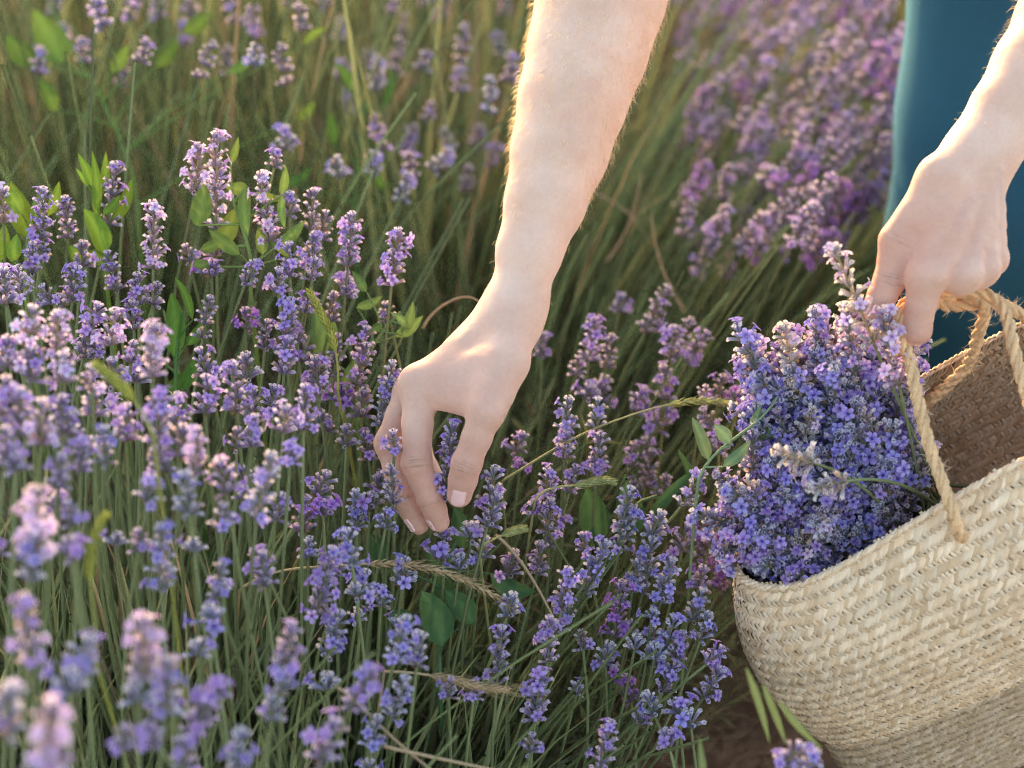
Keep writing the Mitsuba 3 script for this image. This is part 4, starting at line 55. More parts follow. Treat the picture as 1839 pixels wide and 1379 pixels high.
def folds(p):
    h = mi.Float(0); wob = 0.0016 * (mikit.noise(p.x * 240, p.y * 240, p.z * 240) - 0.5); brk = mikit.smoothstep(0.25, 0.65, mikit.noise(p.x * 330 + 7, p.y * 330, p.z * 330))
    for c, t, offs, r in JOINTS:
        s = (p.x - c[0]) * t[0] + (p.y - c[1]) * t[1] + (p.z - c[2]) * t[2] + wob
        l = mi.Float(0)
        for k, o in enumerate(offs): l += dr.exp(-dr.square((s - o) / (0.00042 + 0.00012 * (k % 2)))) * (0.65 + 0.35 * (k % 2))
        h += l * near_pt(p, c, r) * (0.35 + 0.65 * brk)
    return h
def f_skin(p, n, uv):
    a = mikit.fbm(p.x * 38, p.y * 38, p.z * 38, 3)
    b = mikit.noise(p.x * 520, p.y * 520, p.z * 520)
    c = mikit.mix((0.73, 0.485, 0.355), (0.80, 0.565, 0.43), mikit.smoothstep(0.3, 0.7, a))
    red = mi.Float(0)
    for k in KNUCKLES: red += 0.35 * near_pt(p, k, 0.014)
    for k in TIPS: red += 0.55 * near_pt(p, k, 0.017)
    for k, t, m, r in JOINTS: red += 0.45 * near_pt(p, k, 0.013)
    for k in FINGERS: red += 0.62 * near_pt(p, k, 0.022)  # redder finger skin, deepened to paint in the shade on the downturned fingers
    for k in PALMS: red += 0.45 * near_pt(p, k, 0.042)
    mole = mikit.smoothstep(0.90, 0.96, mikit.noise(p.x * 130, p.y * 130, p.z * 130)) * mikit.smoothstep(0.5, 0.7, mikit.noise(p.x * 28, p.y * 28, p.z * 28))
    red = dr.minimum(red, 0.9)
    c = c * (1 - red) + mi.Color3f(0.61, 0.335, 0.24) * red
    blot = mikit.smoothstep(0.35, 0.8, mikit.fbm(p.x * 110, p.y * 110, p.z * 110, 2))
    c = c * (1 - 0.13 * mole) * (1 - mi.Color3f(0.01, 0.045, 0.05) * blot)
    return c * (0.95 + 0.08 * b) * (1 - 0.36 * dr.minimum(folds(p), 1))
def f_pore(p, n, uv): return 0.5 * mikit.fbm(p.x * 900, p.y * 900, p.z * 900, 2) + 0.9 * mikit.noise(p.x * 260, p.y * 260, p.z * 260) - 2.2 * folds(p)
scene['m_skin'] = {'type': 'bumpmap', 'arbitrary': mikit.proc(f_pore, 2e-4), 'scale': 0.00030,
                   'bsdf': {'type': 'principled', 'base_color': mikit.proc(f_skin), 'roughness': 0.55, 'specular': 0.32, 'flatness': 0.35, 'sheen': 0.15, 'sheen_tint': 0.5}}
scene['m_nail'] = {'type': 'principled', 'base_color': {'type': 'rgb', 'value': [0.84, 0.55, 0.52]}, 'roughness': 0.16, 'specular': 0.55, 'clearcoat': 0.6, 'clearcoat_gloss': 0.9}
scene['m_fuzz'] = {'type': 'principledthin', 'base_color': {'type': 'rgb', 'value': [0.95, 0.80, 0.50]}, 'roughness': 0.35, 'diff_trans': 1.4, 'eta': 1.5}
scene['m_hair'] = {'type': 'principled', 'base_color': {'type': 'rgb', 'value': [0.12, 0.06, 0.03]}, 'roughness': 0.4}
def f_cloth(p, n, uv):
    w = mikit.noise(p.x * 1500, p.y * 1500, p.z * 1500)
    a = mikit.fbm(p.x * 14, p.y * 14, p.z * 9, 3)
    return mikit.mix((0.011, 0.066, 0.112), (0.018, 0.095, 0.155), a) * (0.85 + 0.3 * w)
def f_twill(p, n, uv): return dr.sin((p.x + p.z) * 2600) * 0.5 + mikit.noise(p.x * 1300, p.y * 1300, p.z * 1300)
scene['m_cloth'] = {'type': 'bumpmap', 'arbitrary': mikit.proc(f_twill, 2e-4), 'scale': 0.0002,
                    'bsdf': {'type': 'principled', 'base_color': mikit.proc(f_cloth), 'roughness': 0.8, 'specular': 0.25, 'sheen': 1.0, 'sheen_tint': 0.9}}
scene['m_blouse'] = {'type': 'principled', 'base_color': {'type': 'rgb', 'value': [0.75, 0.72, 0.68]}, 'roughness': 0.85}
scene['m_shoe'] = {'type': 'principled', 'base_color': {'type': 'rgb', 'value': [0.25, 0.16, 0.09]}, 'roughness': 0.6}
def f_soil(p, n, uv):
    a = mikit.fbm(p.x * 9, p.y * 9, p.z * 9, 4)
    b = mikit.fbm(p.x * 90, p.y * 90, p.z * 90, 3)
    return mikit.mix((0.095, 0.056, 0.036), (0.26, 0.17, 0.108), 0.55 * a + 0.5 * b)
scene['m_soil'] = {'type': 'bumpmap', 'arbitrary': mikit.proc(lambda p, n, uv: mikit.fbm(p.x * 120, p.y * 120, p.z * 120, 3), 1e-3), 'scale': 0.006,
                   'bsdf': {'type': 'diffuse', 'reflectance': mikit.proc(f_soil)}}

# ------------------------------------------------------------------ mesh helpers
def unit(v):
    v = np.asarray(v, float); return v / (np.linalg.norm(v) + 1e-12)
class MB:
    """Collects vertices, triangles and vertex colours into one mesh."""
    def __init__(s): s.v, s.f, s.c, s.n = [], [], [], 0
    def add(s, v, f, c):
        v = np.asarray(v, float); c = np.asarray(c, float)
        if c.ndim == 1: c = np.tile(c, (len(v), 1))
        s.v.append(v); s.f.append(np.asarray(f, int) + s.n); s.c.append(c); s.n += len(v)
    def arrays(s): return np.vstack(s.v), np.vstack(s.f), np.clip(np.vstack(s.c), 0.002, 0.95)
    def ply(s, mat, smooth=True, **kw):
        v, f, c = s.arrays()
        return mikit.ply(trimesh.Trimesh(v, f, process=False), mat, smooth=smooth, color=c, **kw)
def frames(p):
    p = np.asarray(p, float); t = np.gradient(p, axis=0); t /= np.linalg.norm(t, axis=1, keepdims=True) + 1e-12
    a = np.zeros_like(p); ref = np.array([0.3, -0.9, 0.2])
    for i in range(len(p)):
        ref = ref - t[i] * (ref @ t[i]); ref = unit(ref); a[i] = ref
    return t, a, np.cross(t, a)
def tube(p, r, sides=5, cap=True):
    p = np.asarray(p, float); t, a, b = frames(p); r = np.broadcast_to(r, (len(p),))
    g = np.arange(sides) * 2 * np.pi / sides
    v = (p[:, None] + r[:, None, None] * (np.cos(g)[None, :, None] * a[:, None] + np.sin(g)[None, :, None] * b[:, None])).reshape(-1, 3)
    i, j = np.meshgrid(np.arange(len(p) - 1), np.arange(sides), indexing='ij')
    q = np.stack([i * sides + j, i * sides + (j + 1) % sides, (i + 1) * sides + (j + 1) % sides, (i + 1) * sides + j], -1).reshape(-1, 4)
    f = np.vstack([q[:, [0, 1, 2]], q[:, [0, 2, 3]]])
    if cap:
        k = (len(p) - 1) * sides
        f = np.vstack([f, [[k, k + x, k + x + 1] for x in range(1, sides - 1)], [[0, x + 1, x] for x in range(1, sides - 1)]])
    return v, f
def bezier(a, c, b, n):
    s = np.linspace(0, 1, n)[:, None]
    return (1 - s) ** 2 * np.asarray(a) + 2 * s * (1 - s) * np.asarray(c) + s ** 2 * np.asarray(b)
def spline(pts, n):
    from scipy.interpolate import CubicSpline
    p = np.asarray(pts, float); d = np.r_[0, np.cumsum(np.linalg.norm(np.diff(p, axis=0), axis=1))]
    return CubicSpline(d, p)(np.linspace(0, d[-1], n))
def rot_to(axis, spin=0.0):
    z = unit(axis); x = unit(np.cross(z, [0.31, 0.77, 0.11] if abs(z[1]) < 0.9 else [1, 0, 0])); y = np.cross(z, x)
    c, s = math.cos(spin), math.sin(spin)
    return np.stack([c * x + s * y, -s * x + c * y, z], 1)
def place(p, axis, spin=0.0, s=1.0):
    m = np.eye(4); m[:3, :3] = rot_to(axis, spin) * s; m[:3, 3] = p
    return T(m.tolist())
def ribbon(mb, pts, w, col, side=None, fold=0.25):
    """A leaf or grass blade: a folded strip along pts with half-widths w."""
    p = np.asarray(pts, float); t = np.gradient(p, axis=0); t /= np.linalg.norm(t, axis=1, keepdims=True) + 1e-12
    side = np.array([1, 0, 0.0]) if side is None else np.asarray(side, float)
    s = side - t * (t @ side)[:, None]; s /= np.linalg.norm(s, axis=1, keepdims=True) + 1e-9
    n = np.cross(t, s); w = np.broadcast_to(w, (len(p),))[:, None]
    v = np.stack([p - s * w + n * w * fold, p, p + s * w + n * w * fold], 1).reshape(-1, 3)
    f = []
    for i in range(len(p) - 1):
        for k in (0, 1):
            a = i * 3 + k; f += [[a, a + 1, a + 4], [a, a + 4, a + 3]]
    col = np.asarray(col, float)
    mb.add(v, f, np.repeat(col, 3, 0) if col.ndim == 2 else col)
counts = {}
def number(name):
    n = counts.get(name, -1) + 1; counts[name] = n
    return name if n == 0 else f'{name}_{n:03d}'
def tag(key, label=None, category=None, group=None, kind=None):
    labels[key] = {k: v for k, v in dict(label=label, category=category, group=group, kind=kind).items() if v}
def thing(name, label, cat, group=None):
    k = number(name); tag(k, label, cat, group); return k
def part(parent, name, shape, label=None, kind=None):
    k = f'{parent}__' + number(f'{parent}__{name}').split('__')[-1]
    scene[k] = shape
    if label or kind: tag(k, label, kind=kind)
    return k

# ------------------------------------------------------------------ where the basket hangs
BAG_A = np.array([math.cos(.2527), math.sin(.2527), 0]); BAG_B = np.array([-BAG_A[1], BAG_A[0], 0])
BAG_C = np.array([.3774, -.0182, 0]); BAG_TILT = .4005
def bag(th, v, inset=0.0):
    """Point of the basket's wall: th runs round it (0 at the right end), v from the rim (0) to the crease (1) and on below it (to 1.35). It hangs tilted from its handles."""
    th, v = np.asarray(th, float), np.asarray(v, float)
    c, s = np.cos(th), np.sin(th)
    mid = 1 - np.abs(c) ** 2.2
    w = np.clip(v, 0, 1); u = np.clip(v - 1, 0, 1)
    A = .2332 - .0735 * w ** 2.3 - .10 * u
    B = (.0661 + .0024 * w) * (1 + .34 * np.sin(np.pi * w) - 1.05 * u)
    x = (A - inset) * np.sign(c) * np.abs(c) ** .92; y = (B - inset) * s
    rim = .3505 + .0337 * mid - .014 * np.exp(-((np.mod(th, 2 * np.pi) - 3.75) / .40) ** 2)
    z = rim * (1 - w) + (.1899 + .0304 * mid) * w + BAG_TILT * (x + A) - .17 * u
    z = z + .003 * np.sin(3 * th + 2 * w) * (1 - .5 * w)
    return BAG_C + x[..., None] * BAG_A + y[..., None] * BAG_B + np.stack([0 * z, 0 * z, z], -1)

def bag_hit(pts, m=.02):
    d = pts - BAG_C; x, y = d @ BAG_A, d @ BAG_B
    return bool((((x / (.233 + m)) ** 2 + (y / (.095 + m)) ** 2 < 1) | ((x > -.28) & (y < .09) & (y > -.5) & (x < .3))).any())

# ------------------------------------------------------------------ lavender
rng = np.random.default_rng(11)
HAND = np.array([J1[k] for k in ('tt', 'ti', 'it', 'idp', 'ip', 'mt', 'md', 'w2')])   # stalks part round the picking hand
def calyx_mesh(sides):
    g = np.arange(sides) * 2 * np.pi / sides
    rows = [(0.0, 0.10, 0, 0), (0.30, 0.140, 1, .02), (0.74, 0.150, 2, .05), (1.0, 0.20, 3, .13)] if sides > 4 else [(0.0, 0.12, 0, 0), (0.55, 0.2, 2, 0), (1.0, 0.27, 3, 0)]
    v = np.array([[r * math.cos(x) + o, r * math.sin(x), z + (0.10 if (k == 3 and i % 2) else 0)] for z, r, k, o in rows for i, x in enumerate(g)])
    f = []
    for k in range(len(rows) - 1):
        for i in range(sides):
            a, b = k * sides + i, k * sides + (i + 1) % sides
            f += [[a, b, b + sides], [a, b + sides, a + sides]]
    tone = np.array([k if not (k == 2 and sides > 4 and i % 2) else 4 for z, r, k, o in rows for i in range(sides)])   # pale ribs, painting in the backlit rim of the fuzz
    return v, np.array(f), tone
def corolla_mesh(full):
    v, f, tone = [], [], []
    if full:
        g = np.arange(5) * 2 * np.pi / 5
        for z, r in ((0, 0.14), (0.55, 0.20)):
            v += [[r * math.cos(x), r * math.sin(x), z] for x in g]; tone += [0] * 5
        for i in range(5): a, b = i, (i + 1) % 5; f += [[a, b, b + 5], [a, b + 5, a + 5]]
    z0 = 0.55 if full else 0.3
    for k in range(5):
        x = (k + 0.5) * 2 * np.pi / 5; big = 1.0 if k in (1, 2) else 0.78
        o = len(v); d, e = np.array([math.cos(x), math.sin(x), 0]), np.array([-math.sin(x), math.cos(x), 0])
        v += [(d * 0.16 - e * 0.13 + [0, 0, z0]), (d * 0.16 + e * 0.13 + [0, 0, z0]), (d * 0.50 * big - e * 0.30 * big + [0, 0, z0 + 0.14]), (d * 0.50 * big + e * 0.30 * big + [0, 0, z0 + 0.14]),
              (d * 0.86 * big - e * 0.15 + [0, 0, z0 + 0.03]), (d * 0.86 * big + e * 0.15 + [0, 0, z0 + 0.03]), (d * 0.46 * big + [0, 0, z0 + 0.05])]
        tone += [0, 0, 1, 1, 2, 2, 1]
        f += [[o, o + 1, o + 6], [o, o + 6, o + 2], [o + 1, o + 3, o + 6], [o + 2, o + 6, o + 4], [o + 6, o + 3, o + 5], [o + 6, o + 5, o + 4]]
    return np.array(v), np.array(f), np.array(tone)
CAL, CAL4, COR, CORL = calyx_mesh(6), calyx_mesh(4), corolla_mesh(True), corolla_mesh(False)
# calyx body, calyx lip, calyx foot, petal throat, petal, bloom share
KINDS = {'v': ((0.26, 0.21, 0.43), (0.76, 0.69, 0.79), (0.32, 0.33, 0.24), (0.30, 0.19, 0.58), (0.52, 0.40, 0.79), 0.30),
         'b': ((0.27, 0.27, 0.44), (0.76, 0.75, 0.80), (0.31, 0.34, 0.26), (0.24, 0.19, 0.58), (0.44, 0.39, 0.79), 0.24),
         'k': ((0.23, 0.18, 0.35), (0.76, 0.68, 0.72), (0.32, 0.32, 0.24), (0.28, 0.16, 0.53), (0.50, 0.38, 0.75), 0.10),
         'p': ((0.34, 0.26, 0.46), (0.86, 0.77, 0.80), (0.42, 0.39, 0.29), (0.54, 0.36, 0.70), (0.80, 0.65, 0.88), 0.36),  # pink-lit spikes: warm sunlight painted into calyx and petal colours
         'm': ((0.24, 0.16, 0.37), (0.64, 0.54, 0.68), (0.28, 0.29, 0.21), (0.31, 0.13, 0.54), (0.51, 0.28, 0.72), 0.45),
         'c': ((0.46, 0.41, 0.46), (0.88, 0.82, 0.75), (0.54, 0.49, 0.35), (0.52, 0.39, 0.62), (0.76, 0.63, 0.78), 0.12)}
GAP = 0.0090
def spike_mesh(n, kind, rng, full=True, dense=1.0):
    """A flower spike of n whorls along +z from the origin."""
    body, lip, foot, throat, petal, bloom = (np.array(x) for x in KINDS[kind])
    mb = MB(); h = 0.0; L = n * GAP
    mb.add(*tube([[0, 0, -0.004], [0, 0, L * 0.5], [0, 0, L + 0.002]], [0.0009, 0.0008, 0.0005], 4), foot * 0.9)
    for w in range(n):
        up = w / max(n - 1, 1) if n > 1 else 0.4
        z = w * GAP * (1.0 if w else 1.0) - (0.004 if w == 0 and n > 3 and rng.random() < 0.5 else 0)
        k = int(round((7.4 - 2.0 * up) * dense)) if full else int(round(6 - up))
        for i in range(k):
            ang = (i + rng.uniform(-.35, .35)) * 2 * np.pi / k + w * 0.7
            el = math.radians(rng.uniform(42, 72) if i % 2 else rng.uniform(14, 46)) + 0.18 * up
            d = np.array([math.cos(ang) * math.cos(el), math.sin(ang) * math.cos(el), math.sin(el)])
            ln = rng.uniform(0.0074, 0.0094) * (1 - 0.16 * up)
            xx = unit(np.array([math.cos(ang), math.sin(ang), 0]) - d * math.cos(el)); m = np.stack([xx, np.cross(d, xx), d], 1) * ln
            o = np.array([math.cos(ang), math.sin(ang), 0]) * 0.0014 + [0, 0, z + rng.uniform(-.0014, .0018)]
            v, f, tn = CAL if full else CAL4
            cb = body * rng.uniform(0.7, 1.3) * (1 + rng.normal(0, .06, 3)); cl = lip * rng.uniform(0.78, 1.15); sp = rng.random()
            if sp < .13: cb = cb * .45 + np.array((.36, .25, .17)) * .55; cl = cl * .5 + np.array((.50, .37, .25)) * .5
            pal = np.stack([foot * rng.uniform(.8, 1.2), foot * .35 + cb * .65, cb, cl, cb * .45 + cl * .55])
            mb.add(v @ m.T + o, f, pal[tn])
            if rng.random() < bloom * (1.25 if up > .6 else 1.0):
                v, f, tn = COR if full else CORL
                m2 = rot_to(unit(d + rng.normal(0, .28, 3)), rng.uniform(0, 6)) * rng.uniform(0.0050, 0.0070)
                pc = petal * rng.uniform(0.82, 1.15) * (1 + rng.normal(0, .04, 3))
                pal = np.stack([throat, pc, pc * 1.08])
                mb.add(v @ m2.T + o + d * ln * 0.93, f, pal[tn])
        for i in range(2 if full else 1):
            ang = rng.uniform(0, 6.28); d = np.array([math.cos(ang), math.sin(ang), -0.1])
            e = np.array([-math.sin(ang), math.cos(ang), 0]); o = [0, 0, z - 0.0012]
            mb.add([o - e * .0012, o + e * .0012, o + d * .0048 + e * .001 + np.array([0, 0, .002]), o + d * .0048 - e * .001 + np.array([0, 0, .002])], [[0, 1, 2], [0, 2, 3]], (0.33, 0.24, 0.13))
    # closed tip
    for i in range(5 if full else 3):
        ang = i * 1.26 + rng.uniform(-.3, .3); d = unit([math.cos(ang) * .45, math.sin(ang) * .45, 1])
        v, f, tn = CAL if full else CAL4
        cb = body * rng.uniform(.8, 1.25)
        mb.add(v @ (rot_to(d) * 0.0064).T + [0, 0, (n - 0.55) * GAP], f, np.stack([foot, cb, cb, lip, cb * .5 + lip * .5])[tn])
    return mb
SPIKES = {}
def spike(n, kind, var, full=True, mat='m_petal'):
    k = (n, kind, var, full)
    if k not in SPIKES:
        SPIKES[k] = spike_mesh(n, kind, np.random.default_rng(abs(hash((n, ord(kind), var, full))) % 99991), full).ply(mat, True)
    return SPIKES[k]
STEM_A, STEM_B = np.array([0.080, 0.105, 0.050]), np.array([0.170, 0.205, 0.090])
def stem_shape(base, ctrl, top, r0=0.0015, r1=0.0011, n=9, sides=5, tint=1.0):
    p = bezier(base, ctrl, top, n); mb = MB()
    v, f = tube(p, np.linspace(r0, r1, n), sides, False)
    s = np.repeat(np.linspace(0, 1, n), sides)[:, None]
    mb.add(v, f, (STEM_A * (1 - s) + STEM_B * s) * tint)
    return mb.ply('m_stem', True)
def narrow_leaf(mb, p, d, ln, w, col, rng, n=4):
    d = unit(d); q = [np.asarray(p, float)]
    g = rng.uniform(-.5, .3)
    for i in range(n - 1):
        q.append(q[-1] + d * ln / (n - 1)); d = unit(d + np.array([0, 0, g * .35]) + rng.normal(0, .07, 3))
    ws = np.array([0.5, 1.0, 0.85, 0.12]) * w if n == 4 else np.array([.7, 1, .12]) * w
    ribbon(mb, q, ws, col, rng.normal(0, 1, 3))
LEAFC = [(0.095, 0.115, 0.06), (0.13, 0.15, 0.085), (0.18, 0.195, 0.13), (0.085, 0.105, 0.05), (0.16, 0.125, 0.08), (0.20, 0.22, 0.105)]

def bush(label, base, stalks, n_leaf, n_bare, rad, height, rng, lean=(0, 0, 0), group=None, full=True, join=False, grassy=0.0):
    """stalks: list of (bottom of spike, top of spike, kind)."""
    key = thing('lavender_bush', label, 'lavender', group)
    base = np.array([*base, 0.0]); lean = np.asarray(lean, float)
    far = MB(); fars = MB()
    for i, (b, a, kind) in enumerate(stalks):
        b, a = np.asarray(b), np.asarray(a); ax = unit(a - b); L = np.linalg.norm(a - b)
        n = int(np.clip(round(L / GAP), 1, 8))
        foot = base + np.array([*((b - base)[:2] * 0.30), 0]); off = np.linalg.norm(foot[:2] - base[:2])
        if off > rad: foot = base + (foot - base) * rad / off
        foot = foot + np.array([*rng.normal(0, .02, 2), 0.0])
        ctrl = b - ax * np.linalg.norm(b - foot) * 0.55 + rng.normal(0, .02, 3)
        s = float(np.clip(L / (n * GAP), 0.82, 1.3)) * 0.89
        if join:
            p = bezier(foot, ctrl, b, 5); v, f = tube(p, np.linspace(.0014, .001, 5), 3, False); fars.add(v, f, STEM_A * .4 + STEM_B * .6)
            k = (n, kind, i % 3, False)
            if ('mb',) + k not in SPIKES: SPIKES[('mb',) + k] = spike_mesh(n, kind, np.random.default_rng(i % 3), False).arrays()
            v, f, c = SPIKES[('mb',) + k]
            far.add(v @ (rot_to(ax, i) * s).T + b, f, c)
            continue
        st = part(key, 'flower_stalk', stem_shape(foot, ctrl, b, n=9 if full else 6, sides=5 if full else 3, tint=rng.uniform(.8, 1.2)))
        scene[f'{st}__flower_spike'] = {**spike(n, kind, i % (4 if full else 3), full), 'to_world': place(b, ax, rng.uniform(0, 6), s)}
        if rng.random() < 0.35 and full and L > 0.02:   # a lone lower whorl
            q = bezier(foot, ctrl, b, 24)[-2 - int(rng.integers(0, 2))]
            scene[f'{st}__lower_whorl'] = {**spike(1, kind, i % 4, full), 'to_world': place(q, ax, rng.uniform(0, 6), 0.85)}
    if join:
        part(key, 'flower_stalk', fars.ply('m_stem', True), kind='stuff'); part(key, 'flower_spike', far.ply('m_petal', True), kind='stuff')
    lv, br = MB(), MB()
    def stalk(hh, spread, r0):
        r = rad * 1.3 * math.sqrt(rng.random()); an = rng.uniform(0, 6.283)
        p = base + [r * math.cos(an), r * math.sin(an), 0]; out = np.array([math.cos(an), math.sin(an), 0]) * (r / rad)
        q = p + (out * spread + lean + rng.normal(0, .11, 3)) * hh + [0, 0, hh]
        c = p * .5 + q * .5 + np.array([*(-(out * spread + lean) * hh * .22)[:2], 0])
        pts = bezier(p, c, q, 7)
        if pts[:, 0].max() > .10 and pts[:, 1].min() < .3 and bag_hit(pts, .03): return None, None
        if full and min(np.linalg.norm(bezier(pts[0], pts[3] * 2 - (pts[0] + pts[6]) * .5, pts[6], 24)[:, None] - HAND[None], axis=2).min(1)) < .088: return None, None
        v, f = tube(pts, np.linspace(r0, r0 * .5, 7), 4 if full else 3, False); cc = (STEM_A * rng.uniform(.7, 1.5) + STEM_B * rng.uniform(0 if full else .4, .8 if full else 1.7)) * (1, 1, .9); wood = np.clip(1.25 - v[:, 2:3] / .13, 0, 1)
        br.add(v, f, cc * (1 - wood) + np.array((.20, .135, .085)) * rng.uniform(.6, 1.4) * wood)
        return pts, out
    for i in range(n_bare): stalk(height * rng.uniform(.45, .95), .42, .0019 if full else .0025)
    for i in range(n_leaf // (26 if full else 44)):   # leafy shoots: opposite pairs of narrow leaves
        pts, out = stalk(height * rng.uniform(.18, .62), .75, .0013)
        if pts is None: continue
        n = 13; fine = bezier(pts[0], pts[3] * 2 - (pts[0] + pts[6]) * .5, pts[6], n + 4)[3:]
        for k, p in enumerate(fine):
            t = unit(fine[min(k + 1, n)] - fine[max(k - 1, 0)]); side = unit(np.cross(t, rng.normal(0, 1, 3)))
            dryw = np.clip(1.1 - p[2] / .14, 0, 1) * rng.uniform(.3, 1); col = (np.array(LEAFC[rng.integers(len(LEAFC))]) * (1 - dryw) + np.array((.24, .17, .11)) * dryw) * rng.uniform(.75, 1.25); sz = 1 - .45 * k / n
            for s in (-1, 1): narrow_leaf(lv, p, t * .75 + side * s + rng.normal(0, .2, 3), rng.uniform(.026, .052) * sz, rng.uniform(.0012, .0023) * (.6 + .4 * sz) * (1 if full else 1.7), col, rng, 4 if full else 3)
    part(key, 'foliage', lv.ply('m_leaf', False), kind='stuff')
    part(key, 'bare_stem', br.ply('m_stem', True), kind='stuff')
    return key

near_labels = ['blurred lavender bush in the lower left corner, nearest the camera', 'tall pink-lit lavender bush filling the left side of the picture',
               'lavender bush directly under and left of the picking hand', 'lavender bush with stalks leaning right toward the straw basket',
               'smaller softly blurred lavender bush right of the forearm, behind the basket flowers']
def near():
    hang = [(0, 0, 0), (0.02, 0, 0), (0.05, -.05, 0), (0.40, -.16, 0), (0.25, -.02, 0)]
    r = np.random.default_rng(21)
    for i in range(5):
        st = [(h[1:4], h[4:7], h[7]) for h in HEADS if h[0] == i]
        bush(near_labels[i], NEAR[i], st, [4200, 4600, 4600, 4000, 2000][i], [150, 190, 190, 260, 120][i], 0.13, [.42, .50, .42, .38, .42][i], r, hang[i])
near()

def field():
    r = np.random.default_rng(33)
    for i, (b, ln, h, lab, nl, nb) in enumerate(FIELD):
        st = [(x[1:4], x[4:7], x[7]) for x in BACK if x[0] == i]
        bush(lab, b, st, nl, nb, .15, h, r, ln, full=False)
    k = 0
    for y in (1.75,):
        for x in np.arange(-1.3, 2.1, .48):
            bx, by = x + r.uniform(-.06, .06), y + r.uniform(-.1, .1); st = []
            for i in range(60):
                an = r.uniform(0, 6.283); q = math.sqrt(r.random()); hh = r.uniform(.48, .66) * (1 - .2 * q)
                out = np.array([math.cos(an), math.sin(an), 0]) * q * .5
                p = np.array([bx, by, 0]) + out * hh + out * .3 + [0, 0, hh]
                st.append((p, p + unit(out + [0, 0, 1]) * r.uniform(.03, .06), 'vkm'[int(r.integers(3))]))
            bush('lavender bush in the far rows behind the others, soft with blur', (bx, by), st, 350, 60, .15, .6, r, group='far rows of lavender bushes', full=False, join=True)
field()

# ------------------------------------------------------------------ cut sprigs in the basket
def bouquet():
    r = np.random.default_rng(55); root = np.array(ROOT)
    last = len(BOUQ) - 9
    names = {last: 'tall pale pinkish lavender sprig rising above the heap beside the thumb', last + 1: 'lavender sprig sticking out at the upper left of the basket heap',
             last + 2: 'lavender sprig lying against the rope handle just below the index finger', last + 3: 'greyish lavender sprig pointing up near the top of the basket heap',
             last + 4: 'pale cream-grey sprig lying across the middle of the basket heap, pointing left', last + 5: 'lower pale cream-grey sprig lying across the middle of the basket heap'}
    kinds = ['v', 'b', 'k', 'b', 'k', 'b', 'v', 'b', 'c', 'b']
    for i, b in enumerate(BOUQ):
        c, ax = np.array(b[:3]), np.array(b[3:])
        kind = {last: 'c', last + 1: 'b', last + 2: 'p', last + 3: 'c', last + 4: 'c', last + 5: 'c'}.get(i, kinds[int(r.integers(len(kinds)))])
        n = 7 if i == last else 3 if i in (last + 4, last + 5) else int(r.integers(4, 7))
        L = n * GAP; bot = c - ax * L * .5
        look = {'v': 'violet blooming', 'b': 'blue-violet half-open', 'k': 'greyish mostly budded', 'c': 'pale cream-grey', 'p': 'pinkish'}[kind]
        v = CAM - AIM; v = v / np.linalg.norm(v); rv = np.array([1.0, 0, 0]); q = c - CAM; dep = -(q @ v)   # where it shows, for its label only
        x, z = q[0] / dep, (q @ np.cross(v, rv)) / dep
        where = 'far left' if x < .118 else 'left' if x < .144 else 'centre' if x < .168 else 'right' if x < .192 else 'rope side'
        tier = 'by the front rim' if z < -.078 else 'low down' if z < -.054 else 'halfway up' if z < -.030 else 'high up' if z < -.008 else 'on top'
        lab = f'{look} cut lavender sprig {tier}, {where}, in the basket heap'
        key = thing('cut_lavender_sprig', names.get(i, lab), 'lavender sprig', None if i in names else f'{look} sprigs {tier}, {where} of the basket heap')
        end = root + r.normal(0, .018, 3)
        part(key, 'stem', stem_shape(end, bot - ax * np.linalg.norm(bot - end) * .35, bot, tint=1.1))
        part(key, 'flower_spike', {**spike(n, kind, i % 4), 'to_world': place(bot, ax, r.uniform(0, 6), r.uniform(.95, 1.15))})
bouquet()

# ------------------------------------------------------------------ broad-leaved weeds, grass ears, dry stalks
def broad_leaf(base, tip, w, side, col, rng, n=8):
    base, tip = np.asarray(base), np.asarray(tip); d = tip - base; L = np.linalg.norm(d); t = d / L
    side = unit(side - t * (side @ t)); nr = np.cross(t, side)
    s = np.linspace(0, 1, n); bend = rng.uniform(-.16, .16); curl = rng.uniform(.10, .35)
    mb = MB(); V = []; C = []
    prof = np.sin(np.pi * np.clip(s, 0, 1) ** .8) ** .75 * (1 - .15 * s)
    for i, x in enumerate(s):
        mid = base + d * x + nr * L * bend * math.sin(math.pi * x) + side * L * .05 * math.sin(3.1 * x)
        for j, u in enumerate((-1, -.55, 0, .55, 1)):
            hw = max(prof[i], .03) * w * .5
            wav = .06 * w * math.sin(7 * x + 2 * u) * abs(u)
            V.append(mid + side * u * hw + nr * (abs(u) ** 1.3 * hw * curl + wav))
            C.append(np.array(col) * (1.35 if u == 0 else .95 + .1 * ((i + j) % 2)))
    F = []
    for i in range(n - 1):
        for j in range(4):
            a = i * 5 + j; F += [[a, a + 1, a + 6], [a, a + 6, a + 5]]
    mb.add(V, F, C)
    return mb.ply('m_leaf', True)
